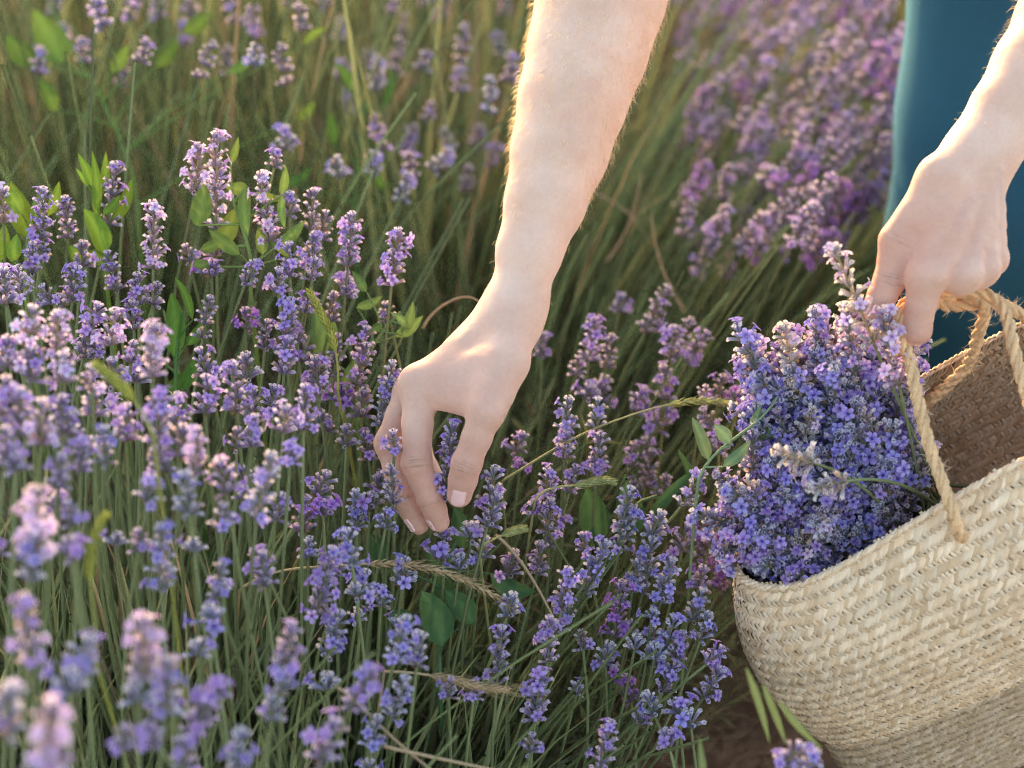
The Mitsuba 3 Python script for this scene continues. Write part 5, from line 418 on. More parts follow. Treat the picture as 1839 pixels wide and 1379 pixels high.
def weeds():
    r = np.random.default_rng(71)
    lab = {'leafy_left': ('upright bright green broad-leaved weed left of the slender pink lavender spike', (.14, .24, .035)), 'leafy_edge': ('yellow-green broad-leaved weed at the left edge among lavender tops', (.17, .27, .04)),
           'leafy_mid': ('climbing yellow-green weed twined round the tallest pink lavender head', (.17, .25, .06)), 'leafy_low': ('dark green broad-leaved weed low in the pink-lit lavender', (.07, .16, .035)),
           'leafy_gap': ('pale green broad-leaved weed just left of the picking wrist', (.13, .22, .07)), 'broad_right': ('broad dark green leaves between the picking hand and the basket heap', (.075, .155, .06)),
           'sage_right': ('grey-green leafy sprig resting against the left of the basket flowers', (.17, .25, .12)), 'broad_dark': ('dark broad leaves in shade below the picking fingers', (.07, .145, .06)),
           'back_left': ('blurred broad-leaved weed at the upper left behind the lavender', (.14, .23, .05)), 'back_leaf': ('blurred thin-leaved weed among stalks left of the forearm', (.08, .17, .04))}
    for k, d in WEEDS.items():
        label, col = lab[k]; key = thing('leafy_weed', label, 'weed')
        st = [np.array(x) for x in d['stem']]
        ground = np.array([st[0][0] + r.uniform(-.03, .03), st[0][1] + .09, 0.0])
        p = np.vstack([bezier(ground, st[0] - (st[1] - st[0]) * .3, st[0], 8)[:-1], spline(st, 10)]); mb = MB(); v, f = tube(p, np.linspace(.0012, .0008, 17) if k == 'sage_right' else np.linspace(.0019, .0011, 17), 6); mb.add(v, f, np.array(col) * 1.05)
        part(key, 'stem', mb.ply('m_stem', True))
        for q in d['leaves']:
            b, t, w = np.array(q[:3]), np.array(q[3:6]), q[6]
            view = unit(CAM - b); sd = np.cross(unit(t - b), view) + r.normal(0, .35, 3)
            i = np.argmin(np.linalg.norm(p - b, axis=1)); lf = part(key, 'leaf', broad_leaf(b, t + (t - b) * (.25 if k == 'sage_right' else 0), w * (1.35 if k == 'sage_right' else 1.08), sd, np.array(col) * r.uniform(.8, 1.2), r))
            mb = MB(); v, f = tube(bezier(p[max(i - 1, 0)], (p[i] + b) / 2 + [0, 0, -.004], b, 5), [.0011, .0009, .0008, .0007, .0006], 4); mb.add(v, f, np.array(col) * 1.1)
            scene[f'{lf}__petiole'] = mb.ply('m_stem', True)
    names = {'dry_long': 'long arching straw-coloured grass ear below the picking hand', 'dry_low': 'thin dry grass ear low down between the bottom lavender spikes', 'gold_mid': 'upright golden-green grass ear left of the picking wrist',
             'pale_right': 'pale arching grass ear reaching right over a dark gap toward the basket', 'green_right': 'short pale green grass ear right of the picking thumb', 'gold_front': 'sunlit yellow grass ear in the blurred left foreground',
             'green_front': 'thin green bent grass stalk low in the left foreground', 'pale_hand': 'small pale grass tip just right of the fingertips'}
    for k, d in EARS.items():
        key = thing('grass_ear', names[k], 'grass'); P = [np.array(x) for x in d['pts']]
        c = {'dry': (.48, .36, .20), 'gold': (.34, .36, .08), 'pale': (.34, .36, .15)}[d['c']]
        g = P[0] + np.array([r.uniform(-.05, .05), .10, -P[0][2]])
        p = spline(P, 40); lowc = (g + P[0]) / 2 + (P[0] - P[1]) * .6
        m = int(40 * d['f']); full = np.vstack([bezier(g, lowc, P[0], 8)[:-1], p])
        mb = MB(); v, f = tube(full, np.linspace(.0011, .0004, len(full)), 5); mb.add(v, f, np.array(c) * .8)
        part(key, 'stalk', mb.ply('m_stem', True))
        mb = MB(); t, a, b = frames(p)
        n = int(4.2 * (40 - m))
        for i in range(n):
            x = m + (39 - m) * i / n; j = int(x); taper = math.sin(math.pi * min(1, .18 + .82 * (x - m) / (39 - m)) ** .8) ** .5
            an = i * 2.4; o = a[j] * math.cos(an) + b[j] * math.sin(an)
            q0 = p[j] + (p[min(j + 1, 39)] - p[j]) * (x - j) + o * .0006
            L = .0075 * (.45 + .55 * taper); dd = unit(t[j] + o * .42)
            sd = np.cross(dd, o); q = [q0, q0 + dd * L * .5 + o * .0006, q0 + dd * L]
            ribbon(mb, q, np.array([.0006, .0012, .0002]) * (.5 + .5 * taper), np.array(c) * r.uniform(.8, 1.3), sd, .6)
            if d['c'] == 'dry' and i % 2:
                ribbon(mb, [q[2], q[2] + dd * .006, q[2] + unit(dd + t[j] * 2) * .014], [.00013, .00010, .00004], np.array(c) * 1.2, sd)
        part(key, 'ear', mb.ply('m_leaf', False))
    dl = ['dry brown bent stalk lying across the bottom middle', 'pale dry stalk lying low at the bottom edge', 'straight dry stalk right of the fingertips', 'thin dry stem curving beside the picking hand', 'thin curled dry stem left of the wrist in the dark gap',
          'dry bent grass blade left of the forearm, blurred', 'pale dry grass blade just left of the forearm, blurred', 'dry stalk right of the forearm near its middle, blurred', 'dry blade close to the right edge of the forearm', 'long thin dry stalk crossing behind the forearm']
    for i, p in enumerate(DRY):
        P = [np.array(x) for x in p]; mb = MB(); v, f = tube(spline(P, 14) if len(P) > 2 else np.array(P), np.r_[np.linspace(.0013, .0008, 13), .0004], 5); mb.add(v, f, np.array((.36, .26, .15)) * r.uniform(.8, 1.2))
        key = thing('dry_stalk', dl[i], 'dry stalk'); part(key, 'stem', mb.ply('m_stem', True))
        mb = MB()
        if i in (5, 6, 7, 8): narrow_leaf(mb, P[1], P[1] - P[0] + r.normal(0, .01, 3), .05, .002, (.38, .29, .17), r); part(key, 'leaf', mb.ply('m_leaf', False))
    bl = ['green grass blade hanging by the left lower side of the basket', 'second green grass blade beside the lower basket, lying right of the first', 'long green grass blade across the bottom of the basket', 'single upright green blade over the bare soil at the bottom']
    for i, p in enumerate(BLADES):
        P = spline([np.array(x) for x in p], 8); mb = MB()
        ribbon(mb, P, np.array([.3, .7, 1, 1, .95, .75, .45, .05]) * .0020, (.20, .26, .10), np.cross(P[-1] - P[0], unit(CAM - P[0])), .3)
        key = thing('wild_grass', bl[i], 'grass'); part(key, 'leaf', mb.ply('m_leaf', False))
weeds()
def loose_grass():
    r = np.random.default_rng(81); mb = MB()
    zones = [((-.55, -.45), (-.16, .08), 900, .20, .40, 0.05), ((-.15, -.25), (.0, .12), 220, .15, .30, .22), ((-1.1, .50), (-.02, 1.3), 650, .35, .72, .02), ((0, .45), (.5, 1.2), 300, .25, .48, .32), ((-1.2, 1.4), (1.6, 2.4), 1200, .3, .6, .05), ((-.5,.15),(.1,.45),350,.1,.24,.05)]
    for (x0, y0), (x1, y1), n, h0, h1, lean in zones:
        for i in range(n):
            p = np.array([r.uniform(x0, x1), r.uniform(y0, y1), 0]); h = r.uniform(h0, h1)
            d = np.array([r.normal(lean, .16), r.normal(0, .16), 1]); q = p + d * h; c = p + np.array([d[0] * .2, d[1] * .2, .62]) * h
            if q[0] > .10 and q[1] < .42 and bag_hit(np.array([p, (p + c) / 2, (c + q) / 2, q])): continue
            if -.2 < q[0] < .1 and np.linalg.norm(bezier(p, c, q, 24)[:, None] - HAND[None], axis=2).min() < .045: continue
            g = r.random(); col = np.array((.15, .185, .085)) * (1 - g) + np.array((.33, .37, .18)) * g
            if r.random() < .17: col = np.array((.34, .26, .16))
            ribbon(mb, bezier(p, c, q, 6), np.array([.8, 1, 1, .9, .6, .05]) * r.uniform(.0012, .0030), col * r.uniform(.8, 1.2), r.normal(0, 1, 3))
    scene['grass'] = mb.ply('m_leaf', False); tag('grass', 'thin green and dry grass growing between the lavender rows', 'grass', kind='stuff')
loose_grass()

# ------------------------------------------------------------------ the ground
def ground():
    n = 220; g = np.sign(np.linspace(-1, 1, n)) * (np.abs(np.linspace(-1, 1, n)) ** 2.6) * 60
    X, Y = np.meshgrid(g, g, indexing='ij'); P = np.stack([X, Y + .4, X * 0], -1).reshape(-1, 3)
    P[:, 2] = (meshkit.fbm(P * 7, 4, 3) - .5) * .06 + (meshkit.fbm(P * 45, 3, 9) - .5) * .025 - .01
    i, j = np.meshgrid(np.arange(n - 1), np.arange(n - 1), indexing='ij'); a = (i * n + j).ravel()
    F = np.vstack([np.stack([a, a + n, a + n + 1], 1), np.stack([a, a + n + 1, a + 1], 1)])
    scene['ground'] = mikit.ply((P, F), 'm_soil', smooth=True); tag('ground', 'bare brown soil between the lavender rows', 'ground', kind='structure')
    r = np.random.default_rng(91); mb = MB(); ico = trimesh.creation.icosphere(1)
    for i in range(1600):
        p = np.array([r.uniform(-1.0, 1.0), r.uniform(-.6, 1.3), 0]); s = r.uniform(.003, .013)
        v = ico.vertices * (1 + .35 * (meshkit.noise(ico.vertices * 2.3 + i) - .5)[:, None]) * s * r.uniform(.7, 1.2, 3)
        mb.add(v + p + [0, 0, s * .3], ico.faces, np.array((.17, .105, .066)) * r.uniform(.6, 1.4))
    scene['soil_clods'] = mb.ply('m_stem', False); tag('soil_clods', 'small crumbs and clods of brown soil', 'soil', kind='stuff')
ground()

# ------------------------------------------------------------------ straw basket
STRAW = [np.array(x) for x in ((.77, .595, .395), (.70, .52, .325), (.82, .655, .455), (.63, .45, .265), (.73, .54, .34), (.79, .62, .415))]
def basket():
    r = np.random.default_rng(101)
    key = thing('straw_basket', 'woven straw shopping basket full of cut lavender, held by its rope handles', 'basket')
    # inner lining of the weave
    nt, nv = 240, 40; th = np.linspace(0, 2 * np.pi, nt); vv = np.linspace(-.01, 1.66, nv)
    TH, VV = np.meshgrid(th, vv, indexing='ij'); P = bag(TH, VV, .0022).reshape(-1, 3)
    i, j = np.meshgrid(np.arange(nt - 1), np.arange(nv - 1), indexing='ij'); a = (i * nv + j).ravel()
    F = np.vstack([np.stack([a, a + nv, a + nv + 1], 1), np.stack([a, a + nv + 1, a + 1], 1)])
    cen = len(P); P = np.vstack([P, P[nv - 1::nv].mean(0)]); rim = np.arange(nt - 1) * nv + nv - 1
    F = np.vstack([F, np.stack([rim, rim + nv, rim * 0 + cen], 1)])
    uv = np.stack([TH.ravel() / 6.283, VV.ravel()], 1)
    part(key, 'inner_wall', mikit.ply((P, F), 'm_inner', smooth=True, uv=np.vstack([uv, [0, 1.4]])))
    # woven strips: rows of slanting pads, neighbours in a row slant alike, rows alternate
    su, sw = np.linspace(-1, 1, 5), np.array([-1, 0, 1.0]); X, Yy = (m.ravel() for m in np.meshgrid(su, sw, indexing='ij'))
    FP = np.array([[i * 3 + k, i * 3 + k + 1, i * 3 + k + 4] for i in range(4) for k in (0, 1)] + [[i * 3 + k, i * 3 + k + 4, i * 3 + k + 3] for i in range(4) for k in (0, 1)])
    row, v, fine, E = 0, .010, np.linspace(0, 2 * np.pi, 3001), 1e-3
    PV, PC, PF = [], [], []
    dot = lambda a, b: (a * b).sum(-1, keepdims=True)
    nrm = lambda a: a / np.linalg.norm(a, axis=-1, keepdims=True)
    while v < 1.64:
        ring = bag(fine, np.full(3001, v)); cum = np.r_[0, np.cumsum(np.linalg.norm(np.diff(ring, axis=0), axis=1))]
        n = int(cum[-1] / .0032)
        ths = np.sort(np.interp((np.arange(n) + r.random() + r.normal(0, .05, n)) / n * cum[-1] % cum[-1], cum, fine))
        hgt = (np.linalg.norm(bag(ths, np.full(n, v + .01)) - bag(ths, np.full(n, v - .01)), axis=1) / .02).mean()
        rt, sgn = r.uniform(.90, 1.06), (1, -1)[row % 2]
        under_shade = 1.0 if v < 1 else .66  # straw below the crease painted darker for the shade of the turned-under wall
        for side in (1, -1):
            if side == -1 and v > .9: continue
            th = ths if side == 1 else ths[np.sin(ths) > -.25]; m = len(th); vv = v + r.normal(0, .0006, m) / hgt
            p0 = bag(th, vv); et = nrm(bag(th + E, vv) - bag(th - E, vv)); ev = nrm(bag(th, vv + E) - bag(th, vv - E)); nn = nrm(np.cross(ev, et))
            nn = nn * np.where(dot(nn, np.cos(th)[:, None] * BAG_A * .3 + np.sin(th)[:, None] * BAG_B) < 0, -1, 1)
            sl = np.radians(35 + r.normal(0, 5, m))[:, None] * sgn
            ld = ev * np.cos(sl) + et * np.sin(sl); wd = np.cross(nn, ld)
            L, W, lift = .0058 * r.uniform(.9, 1.1, m), .00155 * r.uniform(.88, 1.12, m), r.normal(0, .00014, m)
            o = p0 if side == 1 else p0 - .0042 * nn; nd = nn * side
            up = .0010 * (1 - X * X) - .0006 * np.abs(X) ** 3 - .0004 * Yy * Yy + .0003 * Yy
            V = o[:, None] + ld[:, None] * (X[None] * L[:, None])[..., None] + wd[:, None] * (Yy * (1 - .12 * X * X) * W[:, None])[..., None] + nd[:, None] * (up + lift[:, None])[..., None]
            warm = meshkit.fbm(p0 * 28, 3, 4)[:, None]
            col = np.array(STRAW)[r.integers(len(STRAW), size=m)] * rt * under_shade * r.uniform(.88, 1.09, (m, 1)) * (1.0 if side == 1 else .72) * (.80 + .36 * warm)
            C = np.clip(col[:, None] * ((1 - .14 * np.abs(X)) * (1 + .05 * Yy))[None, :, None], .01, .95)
            score = (dot(nd, nrm(CAM - p0))[:, 0] / np.linalg.norm(p0 - CAM, axis=1)) if side == 1 else np.zeros(m)
            flip = (dot(np.cross(V[:, 4] - V[:, 0], V[:, 1] - V[:, 0]), nd) > 0)[0, 0]
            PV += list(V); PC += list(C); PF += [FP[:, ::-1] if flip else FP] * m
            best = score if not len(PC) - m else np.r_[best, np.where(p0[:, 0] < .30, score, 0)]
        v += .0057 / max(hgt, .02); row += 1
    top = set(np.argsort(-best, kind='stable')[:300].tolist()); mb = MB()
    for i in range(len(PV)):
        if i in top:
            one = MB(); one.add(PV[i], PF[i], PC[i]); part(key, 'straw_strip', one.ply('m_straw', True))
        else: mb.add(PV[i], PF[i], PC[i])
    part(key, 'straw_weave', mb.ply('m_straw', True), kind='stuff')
    # plaited rim
    fine = np.linspace(0, 2 * np.pi, 700); ring = bag(fine, np.zeros(700)); out = bag(fine, np.zeros(700), -.01) - ring; out /= np.linalg.norm(out, axis=1, keepdims=True)
    cum = np.r_[0, np.cumsum(np.linalg.norm(np.diff(ring, axis=0), axis=1))]
    mb = MB()
    for k in range(3):
        ph = cum / .013 * 2 * np.pi + k * 2.094
        p = ring + out * (np.cos(ph) * .0015)[:, None] + np.array([0, 0, 1]) * (np.sin(ph) * .0013 + .0002)[:, None]
        vtx, f = tube(p, .0014 + .0002 * np.sin(cum * 900), 6, False); mb.add(vtx, f, STRAW[k] * np.repeat(r.uniform(.8, 1.1, 700), 6)[:, None])
    part(key, 'rim_braid', mb.ply('m_straw', True))
    # rope handles
    for name, pts in HANDLES:
        p = spline(pts, 420); t, a, b = frames(p); cum = np.r_[0, np.cumsum(np.linalg.norm(np.diff(p, axis=0), axis=1))]
        h = part(key, 'handle', None); del scene[h]
        for k in range(3):
            ph = cum / .030 * 2 * np.pi + k * 2.094
            q = p + a * (np.cos(ph) * .0021)[:, None] + b * (np.sin(ph) * .0021)[:, None]
            mb = MB(); vt, f = tube(q, .0024 + .0003 * np.sin(cum * 1500 + k), 8)
            g = meshkit.noise(np.stack([np.repeat(cum * 60, 8), np.tile(np.arange(8) * 1.7, 420), np.repeat(np.zeros(420) + k, 8)], 1), 5)
            mb.add(vt, f, STRAW[1] * np.array((1.0, .90, .76)) * (.62 + .62 * g)[:, None])
            part(h, 'strand', mb.ply('m_straw', True))
            fz = MB()
        for i in range(260):
            j = int(r.integers(2, 417)); o = unit(r.normal(0, 1, 3) - t[j] * 0); d = unit(t[j] * r.choice([-1, 1]) + o * .8); s = p[j] + o * .0038
            ribbon(fz, [s, s + d * .003, s + d * .006 + o * .002], [.0002, .00015, .00004], STRAW[2], o)
        part(h, 'loose_fibre', fz.ply('m_leaf', False), kind='stuff')
basket()

# ------------------------------------------------------------------ the person
def cone(p, a, b, ra, rb):
    a, b = np.asarray(a), np.asarray(b); d = b - a; h = np.clip(((p - a) @ d) / (d @ d), 0, 1)
    return np.linalg.norm(p - a - h[:, None] * d, axis=1) - (ra + (rb - ra) * h)
def smin(a, b, k):
    h = np.clip(.5 + .5 * (b - a) / k, 0, 1)
    return b * (1 - h) + a * h - k * h * (1 - h)
def nets(f, lo, hi, h, B=8):
    """A closed surface mesh of f = 0 on a sparse grid of step h, pulled onto the surface."""
    lo = np.asarray(lo, float); nb = np.ceil((np.asarray(hi) - lo) / (h * B)).astype(int); n = nb * B
    ci = np.stack(np.meshgrid(*[np.arange(x) for x in nb], indexing='ij'), -1).reshape(-1, 3)
    d = f(lo + (ci * B + B / 2) * h)
    vol = np.repeat(np.repeat(np.repeat(np.where(d < 0, -1.0, 1.0).reshape(nb), B, 0), B, 1), B, 2).astype(np.float32)
    loc = np.stack(np.meshgrid(*[np.arange(B)] * 3, indexing='ij'), -1).reshape(-1, 3)
    act = ci[np.abs(d) < B * h * 1.15]
    for s in range(0, len(act), 400):
        g = (act[s:s + 400, None] * B + loc[None]).reshape(-1, 3)
        vol[g[:, 0], g[:, 1], g[:, 2]] = f(lo + g * h)
    ins = vol < 0; cnt = np.zeros(n - 1, np.int8)
    cor = [(x, y, z) for x in (0, 1) for y in (0, 1) for z in (0, 1)]
    for x, y, z in cor: cnt += ins[x:n[0] - 1 + x, y:n[1] - 1 + y, z:n[2] - 1 + z]
    cells = np.argwhere((cnt > 0) & (cnt < 8)); idx = np.full(n - 1, -1, np.int32); idx[tuple(cells.T)] = np.arange(len(cells))
    cv = np.stack([vol[cells[:, 0] + x, cells[:, 1] + y, cells[:, 2] + z] for x, y, z in cor], 1)
    acc, num = np.zeros((len(cells), 3)), np.zeros(len(cells))
    for i in range(8):
        for j in range(i + 1, 8):
            if sum(abs(np.subtract(cor[i], cor[j]))) != 1: continue
            m = (cv[:, i] < 0) != (cv[:, j] < 0); tt = cv[m, i] / (cv[m, i] - cv[m, j])
            acc[m] += np.array(cor[i]) + tt[:, None] * np.subtract(cor[j], cor[i]); num[m] += 1
    v = lo + (cells + acc / num[:, None]) * h; faces = []
    for ax in range(3):
        o = [np.eye(3, dtype=int)[k] for k in range(3) if k != ax]; e = np.eye(3, dtype=int)[ax]
        sl0 = tuple(slice(1, x - 1) for x in n); sl1 = tuple(slice(1 + e[k], n[k] - 1 + e[k]) for k in range(3))
        ch = np.argwhere(ins[sl0] != ins[sl1]) + 1
        if not len(ch): continue
        q = np.stack([idx[tuple(np.minimum(ch - s, n - 2).T)] for s in (0 * e, o[0], o[0] + o[1], o[1])], 1)
        flip = ins[tuple(ch.T)] ^ (ax == 1); q = np.where(flip[:, None], q[:, ::-1], q); faces.append(q[(q >= 0).all(1)])
    q = np.vstack(faces)
    for _ in range(2):
        g, d = grad(f, v, h * .5); v = v - g * np.clip(d, -h, h)[:, None]
    t = np.vstack([q[:, [0, 1, 2]], q[:, [0, 2, 3]]])
    return v, t if np.einsum('ij,ij->', v[t[:, 0]], np.cross(v[t[:, 1]], v[t[:, 2]])) > 0 else t[:, ::-1]
def grad(f, p, e=5e-4):
    g = np.stack([f(p + np.eye(3)[k] * e) - f(p - np.eye(3)[k] * e) for k in range(3)], 1)
    return g / (np.linalg.norm(g, axis=1, keepdims=True) + 1e-12), f(p)
J1 = {k: np.array(v) for k, v in J1.items()}; J2 = {k: np.array(v) for k, v in J2.items()}
SH1, SH2 = np.array([.17, .30, .93]), np.array([.52, .34, .95])
def arm_sdf(J, radii, palm_r, fing_r, sh, web, extra):
    names = ['f6', 'f5', 'f4', 'f3', 'f2', 'f1', 'f0', 'w', 'w2'] if 'f6' in J else ['f4', 'f3', 'f2', 'f1', 'f0', 'w', 'w2']
    def f(p):
        d = cone(p, sh, J[names[0]], .047, radii[0])
        for k in range(len(names) - 1): d = smin(d, cone(p, J[names[k]], J[names[k + 1]], radii[k], radii[k + 1]), .012)
        d = smin(d, cone(p, lerp(J['w'], J['w2'], .5), J['cmc'], radii[-1] * .92, .0120), .012)
        # palm: the four metacarpals, the ball of the thumb, the web
        m = None
        for q, r in zip(('im', 'mm', 'rm', 'pm'), palm_r):
            c = cone(p, J['w2'], J[q], radii[-1] * .80, r); m = c if m is None else smin(m, c, .010)
        m = smin(m, cone(p, J['cmc'], J['tm'], .0125, fing_r[0][0] + .0004), .014)
        for w0, w1, ra, rb in web: m = smin(m, cone(p, w0, w1, ra, rb), .010)
        d = smin(d, m, .014)
        for a, b, ra, rb, k in extra: d = smin(d, cone(p, a, b, ra, rb), k)
        out = None
        for chain, rr in zip((('tm', 'ti', 'tt'), ('im', 'ip', 'idp', 'it'), ('mm', 'mp', 'md', 'mt'), ('rm', 'rp', 'rd', 'rt'), ('pm', 'pp', 'pd', 'pt')), fing_r):
            c = None
            for k in range(len(chain) - 1):
                a, b = J[chain[k]], J[chain[k + 1]]; mid = (a + b) / 2; rm = (rr[k] + rr[k + 1]) / 2 * (.95 if k < len(chain) - 2 else 1.0)
                for x, y, r0, r1 in ((a, mid, rr[k], rm), (mid, b, rm, rr[k + 1])):
                    s = cone(p, x, y, r0, r1); c = s if c is None else smin(c, s, .0035)
            c = smin(d, c, .0085 if chain[0] != 'tm' else .006); out = c if out is None else smin(out, c, .0012)
        return out
    return f
lerp = lambda a, b, t: a * (1 - t) + b * t
FR1 = [(.0106, .0099, .0086), (.0116, .0100, .0086, .0070), (.0114, .0100, .0086, .0070), (.0108, .0094, .0080, .0067), (.0098, .0082, .0072, .0060)]
sdf1 = arm_sdf(J1, [.0430, .0420, .0388, .0348, .0308, .0250, .0198, .0166, .0165], (.0116, .0112, .0108, .0098), FR1, SH1,
               [(lerp(J1['cmc'], J1['im'], .3), lerp(J1['cmc'], J1['im'], .7), .0125, .0115), (J1['im'], lerp(J1['cmc'], J1['tm'], .6), .0095, .0100), (lerp(J1['im'], J1['ip'], .10), J1['tm'], .0068, .0068)], [(J1['w'], lerp(J1['w2'], J1['pm'], .5), .0145, .0135, .012)])
FR2 = [(.0094, .0099, .0080), (.0105, .0093, .0082, .0070), (.0102, .0093, .0080, .0070), (.0098, .0090, .0078, .0068), (.0088, .0078, .0068, .0060)]
UPV = unit(np.cross(J2['im'] - J2['w2'], J2['pm'] - J2['w2'])); UPV = UPV if UPV @ (CAM - J2['w2']) > 0 else -UPV
R2 = [.043, .041, .0345, .0288, .0238, .0205, .0180]
web2 = [(lerp(J2['cmc'], J2['im'], .4), lerp(lerp(J2['tm'], J2['im'], .45), J2['w2'], .35), .0115, .0060)]
base2 = arm_sdf(J2, R2, (.0112, .0108, .0102, .0092), FR2, SH2, web2, [])
def on_skin(sd, p, depth):
    p = np.atleast_2d(p)
    for _ in range(6):
        g, d = grad(sd, p, 4e-4); p = p - g * (d + depth)[:, None]
    return p
def ridge(pts, r, depth, k):
    q = on_skin(base2, np.array(pts) + UPV * .02, depth)
    return [(q[i], q[i + 1], r, r, k) for i in range(len(q) - 1)]
extra2 = []
for q in ('im', 'mm', 'rm', 'pm'):
    extra2 += ridge([lerp(J2['w2'], J2[q], x) for x in (.40, .55, .7, .85, 1.0)], .0030, .0006, .004)
    extra2 += [(on_skin(base2, J2[q] + UPV * .015, .0042)[0], on_skin(base2, J2[q] + UPV * .015, .0042)[0] + UPV * 1e-4, .0074, .0074, .004)]
va, vb, vc = lerp(J2['w2'], J2['pm'], .5), lerp(J2['rm'], J2['pm'], .4), lerp(J2['mm'], J2['rm'], .5)
extra2 += ridge([lerp(J2['w2'], J2['pm'], .15), va, lerp(va, vb, .5) + .002 * np.array([1, 0, 0]), lerp(va, vb, .85)], .0019, .0000, .0022)
extra2 += ridge([lerp(J2['w2'], J2['rm'], .30), lerp(J2['w2'], vc, .6), lerp(J2['w2'], vc, .8) + .002 * np.array([-1, 0, 0]), lerp(J2['w2'], vb, .9)], .0018, .0000, .0022)
sdf2 = arm_sdf(J2, R2, (.0112, .0108, .0102, .0092), FR2, SH2, web2, extra2)
def person():
    r = np.random.default_rng(131)
    key = thing('person', 'person in teal trousers bending down, one hand picking lavender, the other gripping the basket', 'person')
    def box(J): a = np.array(list(J.values())); return a.min(0) - .06, a.max(0) + .06
    V, F, n = [], [], 0; arms = []
    for J, sd, sh in ((J1, sdf1, SH1), (J2, sdf2, SH2)):
        lo, hi = box(J); hi = np.maximum(hi, sh + .06); lo = np.minimum(lo, sh - .06)
        v, f = nets(sd, lo, hi, .0017); arms.append((v, f)); V.append(v); F.append(f + n); n += len(v)
    # trunk, neck and head under the clothes, above the picture
    neck, head = np.array([.34, .26, 1.02]), np.array([.33, .13, 1.13])
    fw = unit(np.array([-.1, -.75, -.66])); upv = unit(head - neck); rt = unit(np.cross(fw, upv)); upv = np.cross(rt, fw)
    hip = np.array([.50, .56, .82])
    def hd(p):
        d = cone(p, head - fw * .015 + upv * .02, head + fw * .01 + upv * .015, .082, .078)
        d = smin(d, cone(p, head + fw * .035 - upv * .075, head - upv * .03, .038, .062), .03)
        d = smin(d, cone(p, head + fw * .088 + upv * .005, head + fw * .104 - upv * .026, .006, .011), .012)
        for s in (-1, 1):
            d = smin(d, cone(p, head + rt * s * .078 + upv * .012, head + rt * s * .076 - upv * .022, .012, .008), .006)
            d = -smin(-d, cone(p, head + fw * .098 + rt * s * .031 + upv * .012, head + fw * .098 + rt * s * .033 + upv * .012, .013, .013), .012)
            d = smin(d, cone(p, head + fw * .074 + rt * s * .031 + upv * .012, head + fw * .075 + rt * s * .031 + upv * .012, .0125, .0125), .002)
            d = smin(d, cone(p, head + fw * .089 - upv * .05 + rt * s * .018, head + fw * .094 - upv * .05, .004, .006), .006)
        d = smin(d, cone(p, neck - upv * .05, head - upv * .03, .052, .050), .03)
        for s in (SH1, SH2): d = smin(d, cone(p, neck - upv * .03, s, .055, .045), .05)
        return smin(d, cone(p, (SH1 + SH2) / 2 + [0, .03, -.05], hip, .10, .11), .08)
    v, f = nets(hd, [.05, -.05, .60], [.75, .75, 1.32], .006); V.append(v); F.append(f + n)
    part(key, 'body', mikit.ply((np.vstack(V), np.vstack(F)), 'm_skin', smooth=True))
    hair = lambda p: np.maximum(smin(cone(p, head - fw * .03 + upv * .03, head - fw * .02 + upv * .025, .092, .092), cone(p, head - fw * .10 + upv * .02, head - fw * .12 - upv * .02, .035, .030), .02), -cone(p, head + fw * .09 - upv * .03, head + fw * .06 - upv * .03, .075, .085))
    v, f = nets(hair, head - .2, head + .2, .006); part(key, 'hair', mikit.ply((v, f), 'm_hair', smooth=True))
    mid = (SH1 + SH2) / 2
    def blouse(p):
        d = smin(cone(p, mid + [0, .03, -.05], hip, .118, .125), cone(p, SH1 + [.03, 0, 0], SH2 - [.03, 0, 0], .062, .062), .07)
        for s, e in ((SH1, J1['f6']), (SH2, J2['f4'])): d = smin(d, cone(p, s, lerp(s, e, .45), .060, .058), .03)
        return d + .003 * np.sin(p[:, 2] * 60 + p[:, 0] * 30)
    v, f = nets(blouse, [.0, .0, .55], [.8, .8, 1.1], .008); part(key, 'blouse', mikit.ply((v, f), 'm_blouse', smooth=True))
    LEGS = (([.434, .49, .80], [.428, .415, .36], [.445, .44, .07]), ([.585, .49, .80], [.590, .375, .36], [.60, .43, .07]))
    def trousers(p):
        d = cone(p, hip + [-.07, 0, 0], hip + [.07, 0, 0], .125, .125)
        for a, b, c in LEGS:
            d = smin(d, cone(p, a, b, .096, .090), .03); d = smin(d, cone(p, b, c, .089, .074), .03)
        fold = .0035 * np.sin(p[:, 2] * 34 + 5 * np.sin(p[:, 0] * 21 + p[:, 1] * 9)) * np.exp(-((p[:, 2] - .45) / .13) ** 2)
        return d + .8 * fold
    v, f = nets(trousers, [.2, .2, .0], [.85, .8, 1.0], .006); part(key, 'trousers', mikit.ply((v, f), 'm_cloth', smooth=True), label='teal blue trouser leg standing behind the basket')
    for a, b, c in LEGS:
        c = np.array(c); sd = lambda p: smin(cone(p, c + [0, .02, -.03], c + [-.01, -.16, -.045], .040, .030), cone(p, c, c + [0, .02, .05], .038, .042), .02)
        v, f = nets(sd, c - .25, c + .25, .008); part(key, 'shoe', mikit.ply((v, f), 'm_shoe', smooth=True))
    # nails
    Rv, Fv = np.array([1.0, 0, 0]), unit(AIM - CAM); Uv = np.cross(Rv, Fv)
    def nail(sd, a, b, nrm, hw, hl, at, label=None):
        t = unit(b - a); nrm = unit(nrm - t * (nrm @ t)); s = np.cross(t, nrm); c = lerp(a, b, at)
        U, W = np.meshgrid(np.linspace(-1, 1, 11), np.linspace(-1, 1, 11), indexing='ij')
        k = np.where(W > 0, np.sqrt(np.clip(1 - .35 * W ** 4, 0, 1)), 1 - .18 * W ** 2)
        p = c + (U * k * hw)[..., None] * s + ((W - .12 * U * U * np.sign(W)) * hl)[..., None] * t + nrm * .009; p = p.reshape(-1, 3)
        edge = np.maximum(np.abs(U), np.abs(W)).ravel()
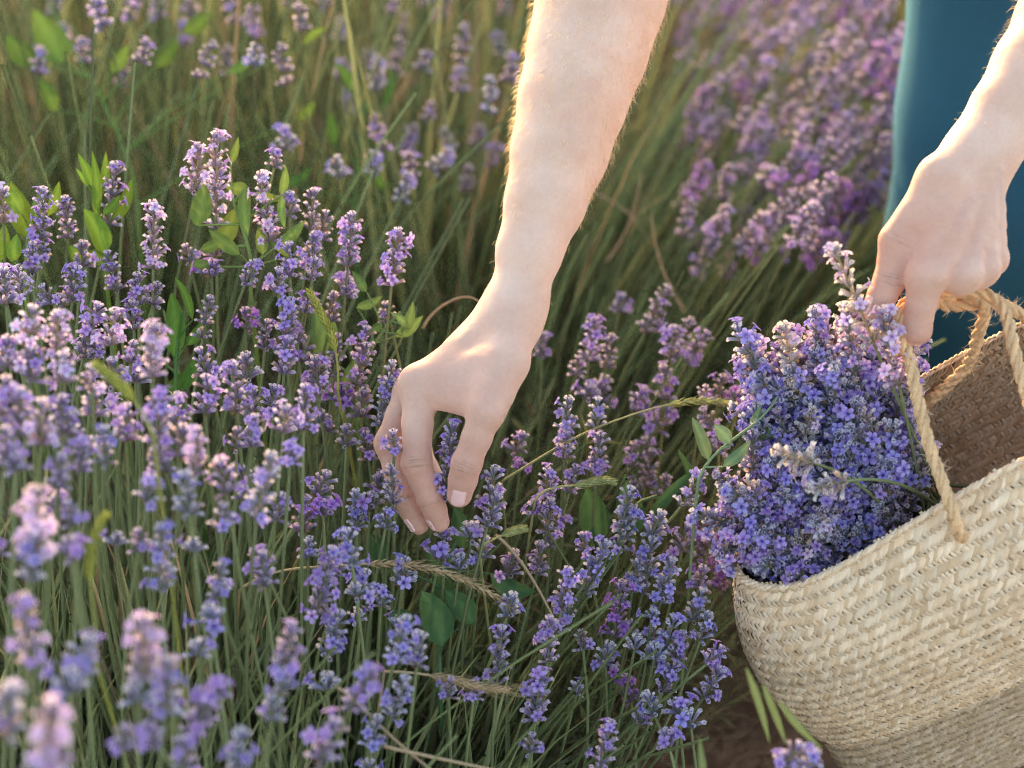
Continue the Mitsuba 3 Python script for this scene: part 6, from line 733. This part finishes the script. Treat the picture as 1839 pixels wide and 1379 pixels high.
        for _ in range(6):
            g, d = grad(sd, p, 3e-4); p = p - g * (d - np.where(edge > .95, -.0002, .0005))[:, None]
        i, j = np.meshgrid(np.arange(10), np.arange(10), indexing='ij'); q = (i * 11 + j).ravel()
        f = np.vstack([np.stack([q, q + 11, q + 12], 1), np.stack([q, q + 12, q + 1], 1)])
        if np.cross(p[11] - p[0], p[12] - p[0]) @ nrm < 0: f = f[:, ::-1]
        part(key, 'fingernail', mikit.ply((p, f), 'm_nail', smooth=True), label)
    nail(sdf1, J1['ti'], J1['tt'], -Fv, .0062, .0084, .97, 'pale pink thumbnail of the picking hand')
    nail(sdf1, J1['idp'], J1['it'], -Rv * .8 - Uv * .2 - Fv * .55, .0043, .0062, .92)
    nail(sdf1, J1['md'], J1['mt'], -Rv * .8 - Uv * .2 - Fv * .55, .0043, .0062, .92)
    nail(sdf1, J1['rd'], J1['rt'], -Rv * .8 - Uv * .2, .0040, .0058, .9)
    nail(sdf1, J1['pd'], J1['pt'], -Rv * .8 - Uv * .2, .0036, .0048, .9)
    nail(sdf2, J2['ti'], J2['tt'], -Rv * .95 - Fv * .45, .0050, .0070, .95, 'thumbnail of the hand gripping the handles')
    for q, a in (('i', .9), ('m', .9), ('r', .9), ('p', .9)): nail(sdf2, J2[q + 'dp' if q == 'i' else q + 'd'], J2[q + 't'], Fv * .6 - Uv * .8, .0042, .0056, a)
    # fine arm hair
    mb = MB()
    for (v, f), J, sd, cnt, up in ((arms[0], J1, sdf1, 7000, ['f0', 'f5']), (arms[1], J2, sdf2, 3500, ['f0', 'f3'])):
        axis = unit(J[up[0]] - J[up[1]])
        s0, s1 = (J['w'] - J[up[1]]) @ axis, -.10
        x = (v - J[up[1]]) @ axis; ok = np.flatnonzero((x > s1) & (x < s0))
        pick = r.choice(ok, cnt); g, _ = grad(sd, v[pick]); along = x[pick]
        for p, nn, xx in zip(v[pick], g, along):
            thinner = np.clip((s0 - xx) / .12, .25, 1)
            if r.random() > thinner ** 1.6: continue
            d = unit(axis * r.uniform(.2, 1.0) + nn * r.uniform(.5, 1.1) + r.normal(0, .22, 3)); L = r.uniform(.0030, .0085) * (.45 + .55 * thinner)
            q = [p - nn * .0003, p + d * L * .5, p + unit(d + axis * .5) * L]
            ribbon(mb, q, [.00011, .00010, .00003], (.8, .6, .3), np.cross(d, r.normal(0, 1, 3)), 0.0)
    part(key, 'arm_hair', mb.ply('m_fuzz', False), kind='stuff', label='fine golden arm hair catching the sun')
person()
